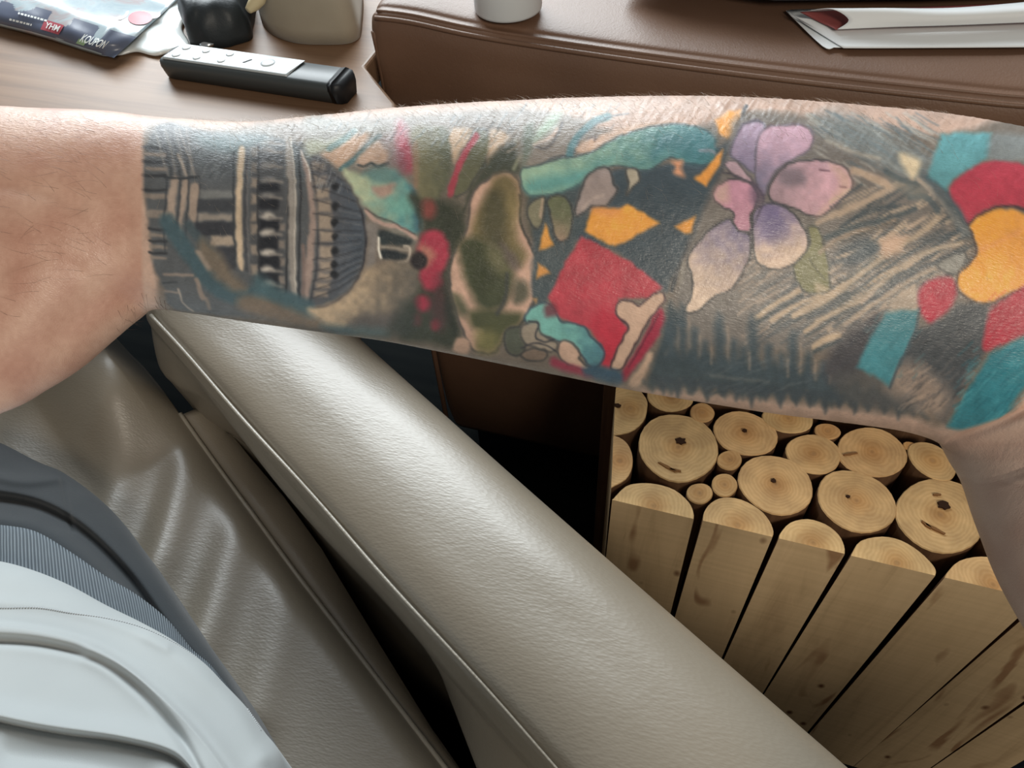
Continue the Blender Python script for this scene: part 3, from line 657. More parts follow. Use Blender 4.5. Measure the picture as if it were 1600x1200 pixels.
for y in (225, 265, 340, 412, 492, 590, 672, 770, 852, 928):
    hi = y > 560; c_ = (178, 170, 160) if hi else (138, 134, 130)
    poly(Z4, [(656, y+2), (676, y-14), (712, y-10), (722, y+6), (690, y+16), (664, y+14)], c_, 3.5, .9 if hi else .6); line(Z4, [(700, y+8), (760, y+14)], (128, 122, 116), 4, 3, .8)
for y in (630, 715, 800, 890, 960): box(Z4, 748, y, 775, y+38, (128, 118, 110), 2, .85)
line(Z4, [(645, 240), (640, 560), (652, 960)], (52, 54, 58), 2, 1.5); line(Z4, [(780, 230), (790, 520), (780, 1000)], (50, 52, 56), 3)
poly(Z4, [(782, 195), (812, 300), (826, 480), (824, 760), (832, 1008), (812, 1005), (792, 800), (790, 480), (776, 300)], (134, 128, 122), 2.5); line(Z4, [(800, 205), (822, 380), (826, 560), (820, 760), (830, 1000)], (178, 170, 160), 1.8)
line(Z4, [(840, 280), (852, 480), (842, 800), (846, 1000)], (54, 56, 60), 3); poly(Z4, [(852, 268), (885, 340), (916, 480), (926, 620), (915, 850), (884, 1032), (872, 1020), (870, 860), (896, 640), (888, 480), (868, 360)], (142, 124, 116), 2.5); line(Z4, [(853, 272), (884, 340), (900, 420)], (196, 186, 176), 1.8)
line(Z4, [(900, 330), (934, 520), (940, 640), (930, 860), (896, 1034)], (52, 52, 58), 2.4); line(Z4, [(862, 740), (868, 860), (860, 1010)], (122, 104, 98), 6, 2.5, .8)
poly(Z4, [(915, 300), (1000, 340), (1080, 410), (1137, 500), (1165, 640), (1158, 790), (1110, 900), (1040, 980), (940, 1030), (905, 1030), (930, 860), (942, 640), (934, 480)], (86, 86, 90), 3, grad=((74, 82, 92), 0, .0))
for y0, y1, x0 in ((325, 368, 900), (390, 436, 912), (452, 505, 922), (516, 574, 930), (588, 655, 936), (666, 718, 942), (738, 804, 944), (814, 862, 942), (872, 906, 934), (918, 948, 926), (962, 990, 916)): box(Z4, x0+4, y0, x0+68, y1, (152, 136, 120), 3, .9 if y0 > 440 else .6)
for y in (445, 540, 622, 692, 762, 830, 880): poly(Z4, [(1000, y), (1018, y-20), (1040, y), (1018, y+22)], (44, 46, 50), 2)
for k, y in enumerate((300, 345, 384, 444, 510, 580, 660, 730, 806, 866, 912, 955, 998)):
    yy_ = 660+(y-660)*.62; line(Z4, [(912, y), (1030, y+(yy_-y)*.4+6), (1150, yy_+4)], (50, 50, 54), 1.5, 1.2, .75)
    if y > 500: line(Z4, [(1040, y+(yy_-y)*.4+26), (1150, yy_+24)], (112, 112, 114), 2, 2, .5)
for k in range(40): x = 930+rng.random()*140; y = 300+rng.random()*190; line(Z4, [(x, y), (x+16, y-44)], (150, 156, 158) if k % 2 else (56, 58, 62), 1.2, 1, .6)
line(PX, [(470, 224), (500, 240), (530, 268), (555, 306), (570, 360), (568, 410), (548, 452), (515, 476), (482, 480)], (56, 56, 62), 3.4)
line(Z4, [(195, 620), (260, 720), (330, 810), (410, 920), (520, 985), (640, 985), (760, 1000), (880, 1040)], (66, 88, 96), 26, 9, .92)
line(Z4, [(300, 640), (380, 740), (440, 800)], (70, 84, 90), 14, 6, .8)
poly(Z4, [(360, 700), (400, 730), (460, 780), (520, 880), (590, 950), (520, 960), (440, 900), (390, 840), (350, 770)], (112, 100, 86), 7, .9)
poly(Z4, [(540, 1000), (640, 985), (760, 1020), (880, 1060), (1000, 1130), (900, 1150), (700, 1105), (560, 1060)], (116, 100, 84), 7, .9); poly(Z4, [(640, 880), (760, 960), (880, 1040), (960, 1075), (900, 1085), (760, 1030), (620, 960)], (70, 94, 100), 8, .9)
line(Z4, [(248, 950), (272, 1020), (322, 1062)], (150, 140, 130), 2.2); line(Z4, [(340, 905), (356, 960), (372, 1000)], (138, 122, 110), 7, 2.5, .8); line(Z4, [(385, 1000), (405, 1050)], (130, 116, 104), 5, 2.5, .7); line(Z4, [(180, 880), (320, 884)], (136, 122, 112), 5, 2, .8)
line(Z4, [(175, 925), (240, 920)], DK, 2); line(Z4, [(180, 965), (250, 968)], (140, 126, 116), 3, 2, .7); line(Z4, [(345, 770), (400, 850)], (148, 130, 116), 8, 5, .7)
# --- second part: clouds, berries, spire
poly(Z5, [(0, 90), (160, 110), (380, 150), (420, 300), (470, 420), (480, 600), (440, 640), (250, 500), (180, 380), (60, 260), (0, 240)], (116, 112, 104), 6)
poly(Z5, [(60, 250), (120, 215), (190, 165), (262, 160), (230, 215), (185, 260), (140, 306), (100, 280)], (172, 142, 120), 4)
poly(Z5, [(0, 190), (90, 190), (190, 168), (120, 215), (40, 245), (0, 250)], (142, 146, 124), 6, .8); line(Z5, [(200, 150), (150, 190), (95, 225)], (84, 118, 120), 9, 5, .8)
line(Z5, [(310, 170), (240, 230), (190, 275), (140, 310)], (78, 106, 110), 7, 3); poly(Z5, [(205, 275), (250, 225), (300, 190), (345, 240), (330, 290), (270, 285), (230, 305)], (166, 140, 122), 4)
line(Z5, [(214, 290), (240, 296), (270, 286), (300, 300), (345, 285)], (64, 70, 70), 4, 2); poly(Z5, [(310, 180), (380, 150), (410, 200), (410, 290), (350, 300), (345, 240)], (126, 110, 108), 7)
poly(Z5, [(150, 310), (240, 330), (330, 310), (400, 335), (450, 400), (482, 500), (478, 575), (430, 580), (350, 540), (270, 490), (215, 430), (180, 370)], (160, 168, 138), 4, grad=((82, 134, 136), 8, -.05))
poly(Z5, [(240, 320), (330, 300), (400, 335), (380, 370), (300, 365), (255, 345)], (86, 118, 118), 5, .8)
poly(Z5, [(275, 388), (330, 378), (376, 372), (345, 420), (300, 424)], (152, 128, 116), 4); poly(Z5, [(440, 380), (475, 430), (490, 520), (480, 580), (455, 560), (452, 470)], (66, 96, 108), 5, .85)
poly(Z5, [(340, 440), (420, 430), (450, 490), (400, 510), (350, 490)], (104, 158, 146), 8, .7)
line(Z5, [(250, 488), (290, 530), (340, 548), (400, 562), (460, 604)], (166, 140, 130), 7, 2.5)
line(Z5, [(246, 480), (300, 512), (360, 536), (460, 590)], (66, 62, 64), 2.2, 1.5, .8)
poly(Z5, [(250, 540), (300, 550), (296, 640), (285, 720), (252, 735), (260, 640)], (118, 112, 108), 4)
poly(Z5, [(300, 572), (360, 582), (446, 612), (428, 642), (360, 632), (312, 628)], (52, 60, 62), 3); poly(Z5, [(318, 655), (420, 668), (424, 690), (380, 702), (318, 690)], (46, 52, 56), 3); line(Z5, [(320, 642), (430, 656)], (130, 122, 112), 4.5, 2); line(Z5, [(302, 602), (304, 640), (314, 690)], (206, 200, 188), 3)
line(Z5, [(412, 640), (438, 648), (430, 700), (390, 708)], (176, 164, 150), 3, 2, .9)
poly(Z5, [(0, 908), (80, 892), (150, 862), (210, 800), (245, 742), (330, 712), (430, 705), (480, 760), (470, 830), (430, 900), (350, 935), (250, 935), (180, 968), (120, 988), (50, 950)], (168, 146, 120), 5, grad=((92, 88, 82), 24, -.12))
poly(Z5, [(180, 960), (260, 930), (330, 930), (400, 910), (440, 980), (300, 1010), (200, 1000)], (88, 84, 82), 8, .8); poly(Z5, [(60, 975), (180, 985), (320, 990), (340, 1020), (240, 1020), (120, 1005)], (76, 104, 108), 8, .7)
poly(Z5, [(430, 420), (560, 430), (660, 520), (680, 600), (630, 700), (600, 760), (620, 880), (650, 1010), (620, 1070), (520, 1050), (400, 1030), (440, 900), (480, 800), (470, 640), (490, 540)], (64, 68, 58), 7)
poly(Z5, [(380, 120), (410, 115), (440, 200), (460, 300), (430, 320), (400, 290), (385, 200)], (156, 74, 88), 7); poly(Z5, [(380, 240), (420, 240), (430, 320), (390, 320)], (120, 76, 86), 8, .6)
poly(Z5, [(445, 140), (520, 130), (604, 145), (616, 240), (610, 330), (570, 420), (500, 440), (470, 400), (455, 300)], (112, 108, 82), 5, grad=((88, 92, 76), 0, -.1)); line(Z5, [(458, 200), (466, 300), (460, 380)], (138, 108, 88), 8, 6, .6)
poly(Z5, [(606, 150), (640, 135), (706, 145), (690, 190), (650, 230), (628, 290), (616, 240)], (168, 144, 120), 3)
poly(Z5, [(710, 150), (770, 150), (782, 210), (762, 280), (720, 340), (680, 400), (620, 425), (640, 330), (660, 260)], (94, 94, 74), 4, ol=.6)
line(Z5, [(722, 170), (680, 230), (645, 300), (620, 370), (608, 415)], (156, 66, 78), 10, 3)
poly(Z5, [(785, 145), (850, 160), (864, 185), (830, 210), (796, 250), (765, 290), (775, 220)], (166, 142, 118), 3)
poly(Z5, [(770, 270), (860, 200), (920, 180), (940, 240), (900, 330), (820, 350), (740, 390), (690, 440), (680, 420)], (68, 72, 62), 6, .95)
line(Z5, [(890, 190), (925, 230), (900, 270), (880, 310)], (132, 134, 112), 6, 4, .8); line(Z5, [(850, 240), (900, 210), (925, 190)], (140, 128, 116), 3, 2, .8)
poly(Z5, [(490, 450), (530, 440), (552, 480), (530, 520), (495, 510)], (136, 70, 66), 6, .85)
poly(Z5, [(470, 640), (490, 590), (540, 570), (590, 600), (605, 660), (590, 730), (540, 770), (490, 750), (475, 700)], (164, 58, 76), 5); poly(Z5, [(475, 640), (510, 640), (545, 670), (525, 720), (500, 730)], (166, 118, 98), 6, .8)
poly(Z5, [(480, 750), (540, 740), (575, 780), (545, 830), (500, 820)], (158, 56, 74), 5); poly(Z5, [(455, 870), (500, 850), (525, 885), (500, 920), (465, 905)], (150, 52, 70), 5)
poly(Z5, [(440, 690), (470, 664), (508, 680), (508, 720), (474, 740), (444, 724)], (52, 48, 50), 3); poly(Z5, [(530, 960), (560, 955), (562, 990), (535, 995)], (140, 54, 66), 4, .8); poly(Z5, [(450, 940), (480, 930), (480, 970), (455, 975)], (120, 54, 62), 5, .7)
line(Z5, [(440, 420), (470, 470), (480, 560)], (66, 72, 66), 4, 3, .7); line(Z5, [(700, 400), (670, 480), (620, 540), (600, 600)], (62, 66, 58), 4, 3, .7)
# large mottled olive figure
poly(Z5, [(800, 335), (870, 330), (912, 400), (906, 500), (925, 580), (965, 650), (985, 760), (960, 880), (915, 970), (850, 1010), (800, 1090), (720, 1085), (680, 1040), (650, 960), (620, 860), (605, 760), (635, 650), (680, 560), (690, 480), (715, 400)], (176, 142, 124), 4, ol=.6, ow=2)
poly(Z5, [(800, 345), (865, 340), (900, 400), (892, 500), (885, 580), (935, 680), (900, 720), (840, 650), (770, 625), (700, 600), (710, 520), (760, 420)], (112, 100, 70), 7)
poly(Z5, [(760, 420), (820, 400), (850, 500), (840, 600), (880, 680), (900, 720), (850, 700), (790, 640), (740, 580)], (80, 78, 60), 9, .85)
poly(Z5, [(645, 620), (700, 595), (770, 620), (840, 665), (885, 760), (860, 860), (800, 915), (730, 900), (700, 840), (672, 780), (650, 700)], (70, 74, 54), 8); poly(Z5, [(760, 640), (830, 660), (870, 740), (820, 760), (770, 720)], (120, 112, 84), 9, .55)
poly(Z5, [(690, 920), (760, 905), (850, 920), (915, 930), (905, 975), (850, 1005), (800, 1080), (730, 1070), (740, 1010), (700, 980)], (80, 82, 58), 7); poly(Z5, [(720, 1000), (800, 1010), (800, 1085), (730, 1085)], (122, 116, 76), 8, .8); line(Z5, [(850, 760), (845, 850), (810, 930)], (66, 68, 66), 6, 4, .8)
poly(Z5, [(890, 790), (940, 800), (935, 870), (880, 880)], (78, 80, 66), 6, .85); poly(Z5, [(620, 840), (660, 860), (685, 920), (660, 940), (630, 900)], (84, 86, 66), 6, .9); line(Z5, [(905, 420), (915, 560), (962, 660), (984, 780), (960, 900), (900, 985)], (60, 60, 56), 3, 2, .8)
poly(Z5, [(640, 1030), (690, 1045), (682, 1100), (620, 1085)], (166, 136, 118), 3)
for pts, c, r0, al in (([(600, 430), (580, 520), (620, 600), (650, 560), (680, 480)], (58, 62, 52), 9, .6), ([(560, 760), (600, 860), (600, 960), (560, 1000), (520, 900)], (84, 54, 58), 9, .6), ([(400, 900), (460, 860), (470, 960), (420, 1020), (340, 1010)], (62, 68, 62), 9, .8),
                       ([(610, 700), (600, 800), (620, 900), (640, 1000), (615, 1010), (590, 900)], (52, 56, 50), 6, .8), ([(820, 620), (880, 680), (900, 740), (860, 720)], (98, 86, 84), 6, .7), ([(700, 650), (760, 660), (790, 760), (760, 850), (710, 800)], (60, 64, 46), 10, .6),
                       ([(860, 420), (900, 430), (900, 560), (880, 600), (860, 520)], (132, 118, 82), 8, .6), ([(940, 330), (985, 420), (980, 560), (960, 600), (930, 500)], (74, 76, 66), 7, .7)):
    poly(Z5, pts, c, r0, al)
for k in range(60): x = 60+rng.random()*900; y = 10+rng.random()*120; line(Z5, [(x, y+90), (x+24, y+56)], (70, 86, 96) if k % 3 else (150, 150, 150), 1.6, 1.3, .55)
for k in range(50): x = 10+rng.random()*420; y = 40+rng.random()*120; line(Z6, [(x, y), (x+20, y-30)], (76, 92, 100) if k % 3 else (178, 176, 172), 1.4, 1.2, .5)
# --- third part: harlequin checks, red square, bones
poly(Z6, [(60, 90), (300, 90), (340, 160), (260, 240), (200, 260), (70, 290)], (120, 112, 104), 6); 
poly(Z6, [(70, 130), (110, 110), (108, 180), (80, 260), (66, 280)], (92, 104, 92), 5, .8)
line(Z6, [(115, 195), (150, 208), (190, 175), (225, 105)], (80, 78, 80), 3.4, 2, .8); line(Z6, [(110, 190), (180, 160), (200, 130)], (172, 148, 134), 5, 3, .8); line(Z6, [(80, 282), (150, 262), (190, 240), (262, 232)], (72, 74, 78), 3, 2, .85)
poly(Z6, [(130, 130), (185, 70), (220, 70), (170, 140), (110, 180)], (138, 166, 146), 6, .75)
line(Z6, [(250, 230), (265, 185), (300, 140), (350, 100), (400, 80)], (78, 116, 122), 11, 4); line(Z6, [(268, 225), (290, 170), (340, 125), (400, 82), (480, 68)], (62, 74, 80), 1.8, 1.3, .85)
poly(Z6, [(275, 212), (300, 180), (350, 165), (420, 135), (520, 110), (640, 100), (560, 122), (430, 160), (370, 195), (310, 225)], (182, 152, 132), 3); line(Z6, [(320, 170), (350, 160), (345, 175)], (90, 76, 74), 2.2, 1.4)
poly(Z6, [(400, 300), (560, 280), (700, 250), (830, 200), (880, 180), (840, 320), (790, 440), (740, 560), (690, 640), (640, 740), (620, 760), (520, 690), (430, 600), (280, 560), (300, 480), (400, 430)], (66, 78, 86), 4)
poly(Z6, [(100, 380), (300, 340), (340, 400), (280, 560), (240, 640), (170, 790), (120, 810), (100, 720), (110, 560)], (72, 82, 86), 4)
poly(Z6, [(62, 290), (140, 268), (200, 248), (330, 222), (420, 168), (520, 132), (640, 112), (750, 120), (806, 150), (820, 200), (815, 250), (770, 270), (700, 262), (640, 240), (560, 290), (480, 280), (420, 272), (330, 305), (280, 345), (230, 370), (90, 382)], (132, 160, 138), 3, grad=((72, 120, 124), 8, -.02), ol=.8, oc=(62, 74, 80), ow=1.3)
poly(Z6, [(90, 330), (230, 300), (330, 280), (420, 240), (330, 300), (270, 350), (100, 382)], (84, 140, 138), 8, .8); poly(Z6, [(600, 150), (760, 135), (815, 170), (800, 250), (700, 255), (640, 225), (560, 250)], (62, 108, 116), 10, .7)
line(Z6, [(760, 215), (800, 212), (815, 225)], (130, 130, 140), 5, 3, .8)
poly(Z6, [(320, 310), (385, 276), (415, 300), (422, 345), (438, 370), (395, 425), (335, 432), (275, 468), (285, 400)], (142, 128, 124), 4, ol=.8); poly(Z6, [(470, 288), (512, 284), (522, 325), (492, 362), (474, 385), (480, 340)], (160, 150, 132), 3, ol=.8)
line(Z6, [(300, 440), (340, 400), (380, 390)], (168, 150, 140), 4, 3, .6)
poly(Z6, [(650, 255), (690, 252), (686, 285), (700, 316), (655, 305), (665, 280)], (190, 132, 98), 4)
poly(Z6, [(345, 438), (400, 436), (440, 440), (480, 422), (540, 455), (602, 495), (510, 545), (430, 586), (370, 560), (308, 524), (330, 470)], (214, 144, 58), 2.5, sm=False); poly(Z6, [(345, 440), (400, 436), (450, 445), (420, 470), (360, 460)], (200, 130, 84), 6, .6)
poly(Z6, [(662, 510), (746, 464), (728, 530), (700, 536)], (212, 142, 60), 2.5, sm=False); poly(Z6, [(735, 322), (775, 292), (852, 205), (838, 270), (782, 352)], (212, 140, 62), 2.5, sm=False); poly(Z6, [(818, 95), (870, 62), (922, 58), (904, 120), (866, 166), (838, 150)], (216, 148, 72), 3, sm=False)
poly(Z6, [(155, 494), (190, 582), (130, 602)], (204, 140, 62), 2.5, sm=False); poly(Z6, [(128, 655), (175, 688), (122, 714)], (196, 134, 66), 2.5, sm=False); poly(Z6, [(105, 790), (125, 790), (120, 808)], (176, 130, 80), 2.5, sm=False)
poly(Z6, [(90, 425), (150, 390), (152, 450), (128, 515), (95, 490)], (118, 114, 94), 3, ol=.7); line(Z6, [(145, 400), (138, 470)], (168, 142, 122), 4, 3, .8)
poly(Z6, [(165, 405), (210, 385), (252, 410), (262, 480), (245, 550), (215, 566), (192, 540), (178, 470)], (98, 102, 78), 3, ol=.8, grad=((154, 126, 108), 90, -.25))
poly(Z6, [(300, 545), (400, 598), (500, 655), (612, 745), (560, 788), (440, 790), (425, 850), (475, 905), (440, 990), (405, 1062), (352, 1040), (372, 975), (335, 915), (260, 890), (210, 862), (168, 790), (232, 650)], (170, 60, 72), 2.5, sm=False); 
poly(Z6, [(380, 830), (470, 900), (400, 1050), (360, 1010), (380, 960), (330, 890)], (176, 44, 62), 6, .7)
poly(Z6, [(430, 822), (458, 795), (500, 808), (530, 818), (565, 782), (612, 768), (622, 795), (588, 840), (548, 890), (510, 960), (452, 1066), (410, 1060), (432, 1000), (462, 940), (478, 892), (440, 870)], (176, 146, 126), 2.5, ol=.9, ow=1.5, oc=(66, 50, 56))
poly(Z6, [(612, 835), (618, 880), (580, 960), (505, 1060), (470, 1112), (448, 1090), (500, 1010), (545, 930), (585, 850)], (150, 48, 68), 3); line(Z6, [(600, 850), (550, 940), (480, 1060)], (78, 40, 54), 2, 1.5, .8)
poly(Z6, [(555, 1005), (576, 1010), (550, 1070), (522, 1136), (482, 1122), (530, 1050)], (172, 144, 124), 3)
poly(Z6, [(88, 838), (150, 810), (190, 830), (215, 880), (300, 898), (335, 940), (372, 975), (385, 1020), (340, 1062), (285, 1000), (210, 960), (130, 930), (78, 880)], (104, 158, 150), 3, ol=.8, oc=(58, 70, 84), grad=((70, 110, 124), 20, -.25)); poly(Z6, [(150, 825), (190, 810), (205, 850), (160, 865)], (112, 52, 62), 4, .8)
poly(Z6, [(0, 920), (60, 905), (80, 960), (60, 1010), (10, 1000)], (84, 88, 78), 4, ol=.7); poly(Z6, [(62, 905), (120, 880), (140, 930), (200, 965), (180, 1000), (120, 980), (70, 960)], (138, 126, 112), 4, ol=.6)
line(Z6, [(90, 880), (130, 890), (115, 940), (150, 960), (190, 950)], (58, 60, 66), 2.5, 1.5); line(Z6, [(60, 985), (110, 965), (170, 980), (220, 1020)], (60, 60, 66), 2.2, 1.5); poly(Z6, [(60, 1010), (110, 985), (160, 1000), (150, 1030), (80, 1030)], (120, 104, 92), 3, ol=.7)
poly(Z6, [(212, 965), (250, 958), (290, 1005), (285, 1030), (332, 1060), (300, 1070), (240, 1045), (205, 1010)], (174, 144, 126), 3, ol=.7); poly(Z6, [(185, 1022), (240, 1045), (345, 1080), (330, 1100), (190, 1062)], (140, 54, 74), 4)
poly(Z6, [(300, 1065), (360, 1050), (455, 1085), (440, 1128), (330, 1100)], (58, 84, 102), 5)
# dividing line and slivers
line(Z6, [(940, 40), (905, 130), (868, 230), (830, 330), (780, 440), (735, 540), (690, 640), (650, 760)], (62, 68, 74), 5.5, 2.5, .95)
poly(Z6, [(765, 492), (800, 465), (850, 452), (820, 482), (775, 502)], (158, 150, 136), 3); poly(Z6, [(785, 510), (750, 540), (722, 610), (745, 600), (790, 530)], (140, 138, 128), 4, .8); poly(Z6, [(700, 645), (716, 700), (712, 750), (676, 742)], (156, 150, 134), 3, .9)
# --- flower
poly(Z7, [(60, 900), (120, 560), (250, 260), (300, 80), (560, 90), (906, 200), (1100, 300), (1100, 700), (906, 820), (760, 940), (600, 980), (300, 960)], (112, 106, 101), 8)
def streaks(z, P0, P1, n, ang, L, c1, c2, w=(1.2, 3.2), al=.7, seed=3, mask=None):
    r = np.random.default_rng(seed)
    for k in range(n):
        u, v = r.random(), r.random(); x = P0[0]+(P1[0]-P0[0])*u; y = P0[1]+(P1[1]-P0[1])*v
        if mask and not mask(x, y): continue
        a = math.radians(ang(x, y) if callable(ang) else ang)+r.normal()*.08; l = L*(.4+r.random())
        p = [(x, y), (x+math.cos(a)*l*.5+r.normal()*3, y-math.sin(a)*l*.5), (x+math.cos(a)*l, y-math.sin(a)*l)]
        line(z, p, c1 if r.random() < .5 else c2, w[0]+(w[1]-w[0])*r.random(), 2, al)
streaks(Z7, (300, 560), (900, 960), 230, 33, 130, (168, 147, 130), (82, 88, 92), (1.5, 4), .62, 4)
streaks(Z7, (560, 60), (1000, 300), 120, -32, 120, (150, 146, 138), (92, 102, 106), (1.5, 4), .6, 5)
poly(Z7, [(600, 90), (700, 60), (906, 160), (1060, 250), (960, 330), (840, 260), (700, 190)], (112, 122, 124), 12, .6)
line(Z7, [(640, 170), (740, 215), (840, 240)], (160, 150, 136), 6, 5, .6); line(Z7, [(740, 285), (820, 310), (890, 350)], (170, 146, 128), 11, 5, .9); line(Z7, [(660, 460), (760, 420), (830, 380), (906, 350)], (166, 146, 126), 9, 4, .9); line(Z7, [(700, 500), (800, 440), (900, 420)], (76, 84, 88), 8, 4, .8)
for a, b, c, d, wd in ((370, 850, 540, 745, 8), (430, 860, 620, 760, 6), (520, 840, 720, 730, 9), (560, 900, 760, 780, 6), (690, 735, 880, 590, 11), (590, 960, 690, 915, 9), (700, 790, 906, 660, 7)):
    line(Z7, [(a, b), ((a+c)/2, (b+d)/2-8), (c, d)], (172, 150, 126), wd, 3, .9); line(Z7, [(a, b+20), ((a+c)/2+10, (b+d)/2+14), (c+10, d+18)], (66, 76, 80), wd*.6, 3, .8)
poly(Z7, [(700, 590), (780, 545), (840, 560), (840, 600), (760, 640), (700, 650)], (74, 82, 88), 6, .9); poly(Z7, [(850, 560), (900, 530), (960, 540), (930, 590), (870, 610)], (176, 146, 124), 6)
poly(Z7, [(320, 110), (370, 95), (402, 112), (396, 160), (372, 210), (364, 292), (320, 262), (272, 222), (292, 160)], (154, 134, 154), 3, ol=.7, oc=(84, 82, 96), grad=((122, 112, 136), 90, -.05))
poly(Z7, [(378, 160), (420, 118), (480, 112), (545, 112), (590, 150), (572, 205), (520, 240), (460, 275), (425, 320), (400, 380), (375, 340), (366, 260)], (176, 142, 158), 3, ol=.6, oc=(84, 82, 92), grad=((112, 108, 130), 110, -.12))
poly(Z7, [(430, 330), (480, 270), (540, 250), (620, 246), (690, 262), (728, 295), (742, 345), (700, 400), (650, 442), (595, 462), (540, 440), (480, 420), (420, 392)], (152, 126, 134), 3, ol=.85, grad=((192, 148, 158), 10, .0)); poly(Z7, [(650, 260), (720, 290), (740, 345), (690, 400), (640, 440), (600, 458), (660, 390), (690, 330)], (186, 152, 138), 6, .8); poly(Z7, [(470, 280), (540, 280), (560, 320), (510, 350), (460, 330)], (112, 102, 110), 5, .7)
line(Z7, [(612, 280), (650, 288)], (90, 66, 76), 2); line(Z7, [(690, 345), (715, 350)], (110, 80, 84), 1.6)
poly(Z7, [(205, 372), (232, 338), (272, 318), (330, 322), (372, 368), (372, 410), (352, 452), (348, 512), (290, 508), (284, 450), (250, 425), (215, 405)], (176, 126, 144), 3, ol=.85); poly(Z7, [(207, 372), (232, 342), (262, 334), (262, 400), (225, 405)], (182, 150, 138), 6, .8)
poly(Z7, [(250, 262), (290, 250), (330, 290), (360, 330), (300, 315)], (160, 134, 142), 3, ol=.6); line(Z7, [(240, 290), (290, 305), (350, 330)], (70, 66, 74), 2)
poly(Z7, [(270, 470), (300, 510), (345, 530), (352, 600), (330, 660), (280, 735), (200, 775), (150, 820), (95, 826), (120, 770), (128, 700), (114, 620), (150, 560), (210, 500)], (112, 104, 134), 3, ol=.9, grad=((192, 168, 148), 112, .2))
for k in range(9): x = 170+k*18; line(Z7, [(x+50, 640-k*4), (x, 730-k*3), (x-30, 775-k*4)], (120, 100, 92), 1.4, 1.2, .6)
poly(Z7, [(362, 450), (400, 418), (440, 412), (500, 440), (545, 490), (570, 550), (560, 600), (510, 645), (455, 662), (400, 650), (370, 610), (358, 530)], (114, 104, 136), 3, ol=.9, grad=((194, 168, 148), 75, .08)); poly(Z7, [(400, 430), (470, 440), (490, 520), (450, 550), (380, 540)], (108, 98, 134), 10, .8)
for k in range(6): line(Z7, [(400+k*24, 640-k*8), (430+k*20, 590-k*6)], (124, 98, 94), 1.3, 1.2, .5)
poly(Z7, [(570, 500), (612, 512), (632, 570), (650, 640), (656, 735), (610, 752), (560, 742), (515, 660), (560, 600), (580, 560)], (120, 118, 86), 3, ol=.6); line(Z7, [(575, 620), (610, 670), (640, 700)], (84, 84, 62), 2); poly(Z7, [(600, 715), (656, 735), (612, 755)], (168, 150, 124), 3, .8)
line(Z7, [(355, 330), (400, 400), (350, 520), (354, 560)], (72, 66, 80), 3, 2, .8); poly(Z7, [(356, 330), (400, 380), (380, 430), (350, 400)], (92, 78, 96), 5, .7)
# --- lines and clouds to the right of the flower
streaks(Z8, (60, 330), (540, 760), 150, 32, 110, (178, 156, 134), (66, 76, 82), (1.5, 4.5), .75, 8, lambda x, y: x+(y-330)*.35 < 620 and x > 90)
for pts, c, wd in (([(60, 420), (160, 370), (260, 330), (340, 290), (390, 270)], (160, 140, 122), 8), ([(90, 470), (200, 430), (320, 400), (400, 370)], (74, 84, 88), 9), ([(70, 520), (160, 460), (250, 440), (330, 410)], (150, 130, 112), 6),
                   ([(10, 730), (120, 670), (220, 590), (330, 510), (440, 440), (480, 400)], (168, 148, 126), 9), ([(60, 760), (200, 690), (330, 590), (440, 520), (560, 490)], (164, 146, 126), 7), ([(100, 790), (260, 700), (400, 610), (560, 540)], (160, 142, 124), 6),
                   ([(30, 750), (160, 680), (280, 590), (420, 500), (560, 440)], (70, 80, 86), 5), ([(120, 780), (300, 650), (430, 570), (560, 515)], (70, 78, 84), 4.5), ([(410, 270), (470, 320), (520, 380), (570, 440)], (172, 152, 134), 7), ([(440, 260), (500, 300), (540, 360), (585, 430)], (70, 84, 90), 6),
                   ([(300, 240), (350, 270), (400, 280)], (80, 90, 94), 9), ([(190, 235), (260, 270), (310, 290)], (168, 146, 126), 8), ([(150, 480), (220, 455), (280, 430), (340, 415)], (60, 66, 68), 2.5), ([(380, 330), (440, 330), (480, 380)], (80, 90, 94), 9)):
    line(Z8, pts, c, wd, 3, .85)
poly(Z8, [(280, 485), (320, 460), (360, 470), (340, 510), (300, 535), (275, 515)], (176, 146, 124), 6); poly(Z8, [(180, 520), (240, 475), (275, 500), (250, 540), (190, 560)], (78, 88, 94), 6, .9)
poly(Z8, [(345, 180), (392, 188), (420, 215), (392, 265), (362, 230)], (188, 170, 140), 5); poly(Z8, [(310, 250), (360, 280), (440, 290), (420, 340), (350, 310)], (120, 120, 112), 8, .6)
poly(Z8, [(480, 560), (560, 520), (580, 540), (550, 590), (500, 585)], (128, 126, 120), 4, ol=.6); poly(Z8, [(310, 720), (340, 660), (400, 640), (410, 700), (370, 725)], (164, 146, 128), 5, .85)
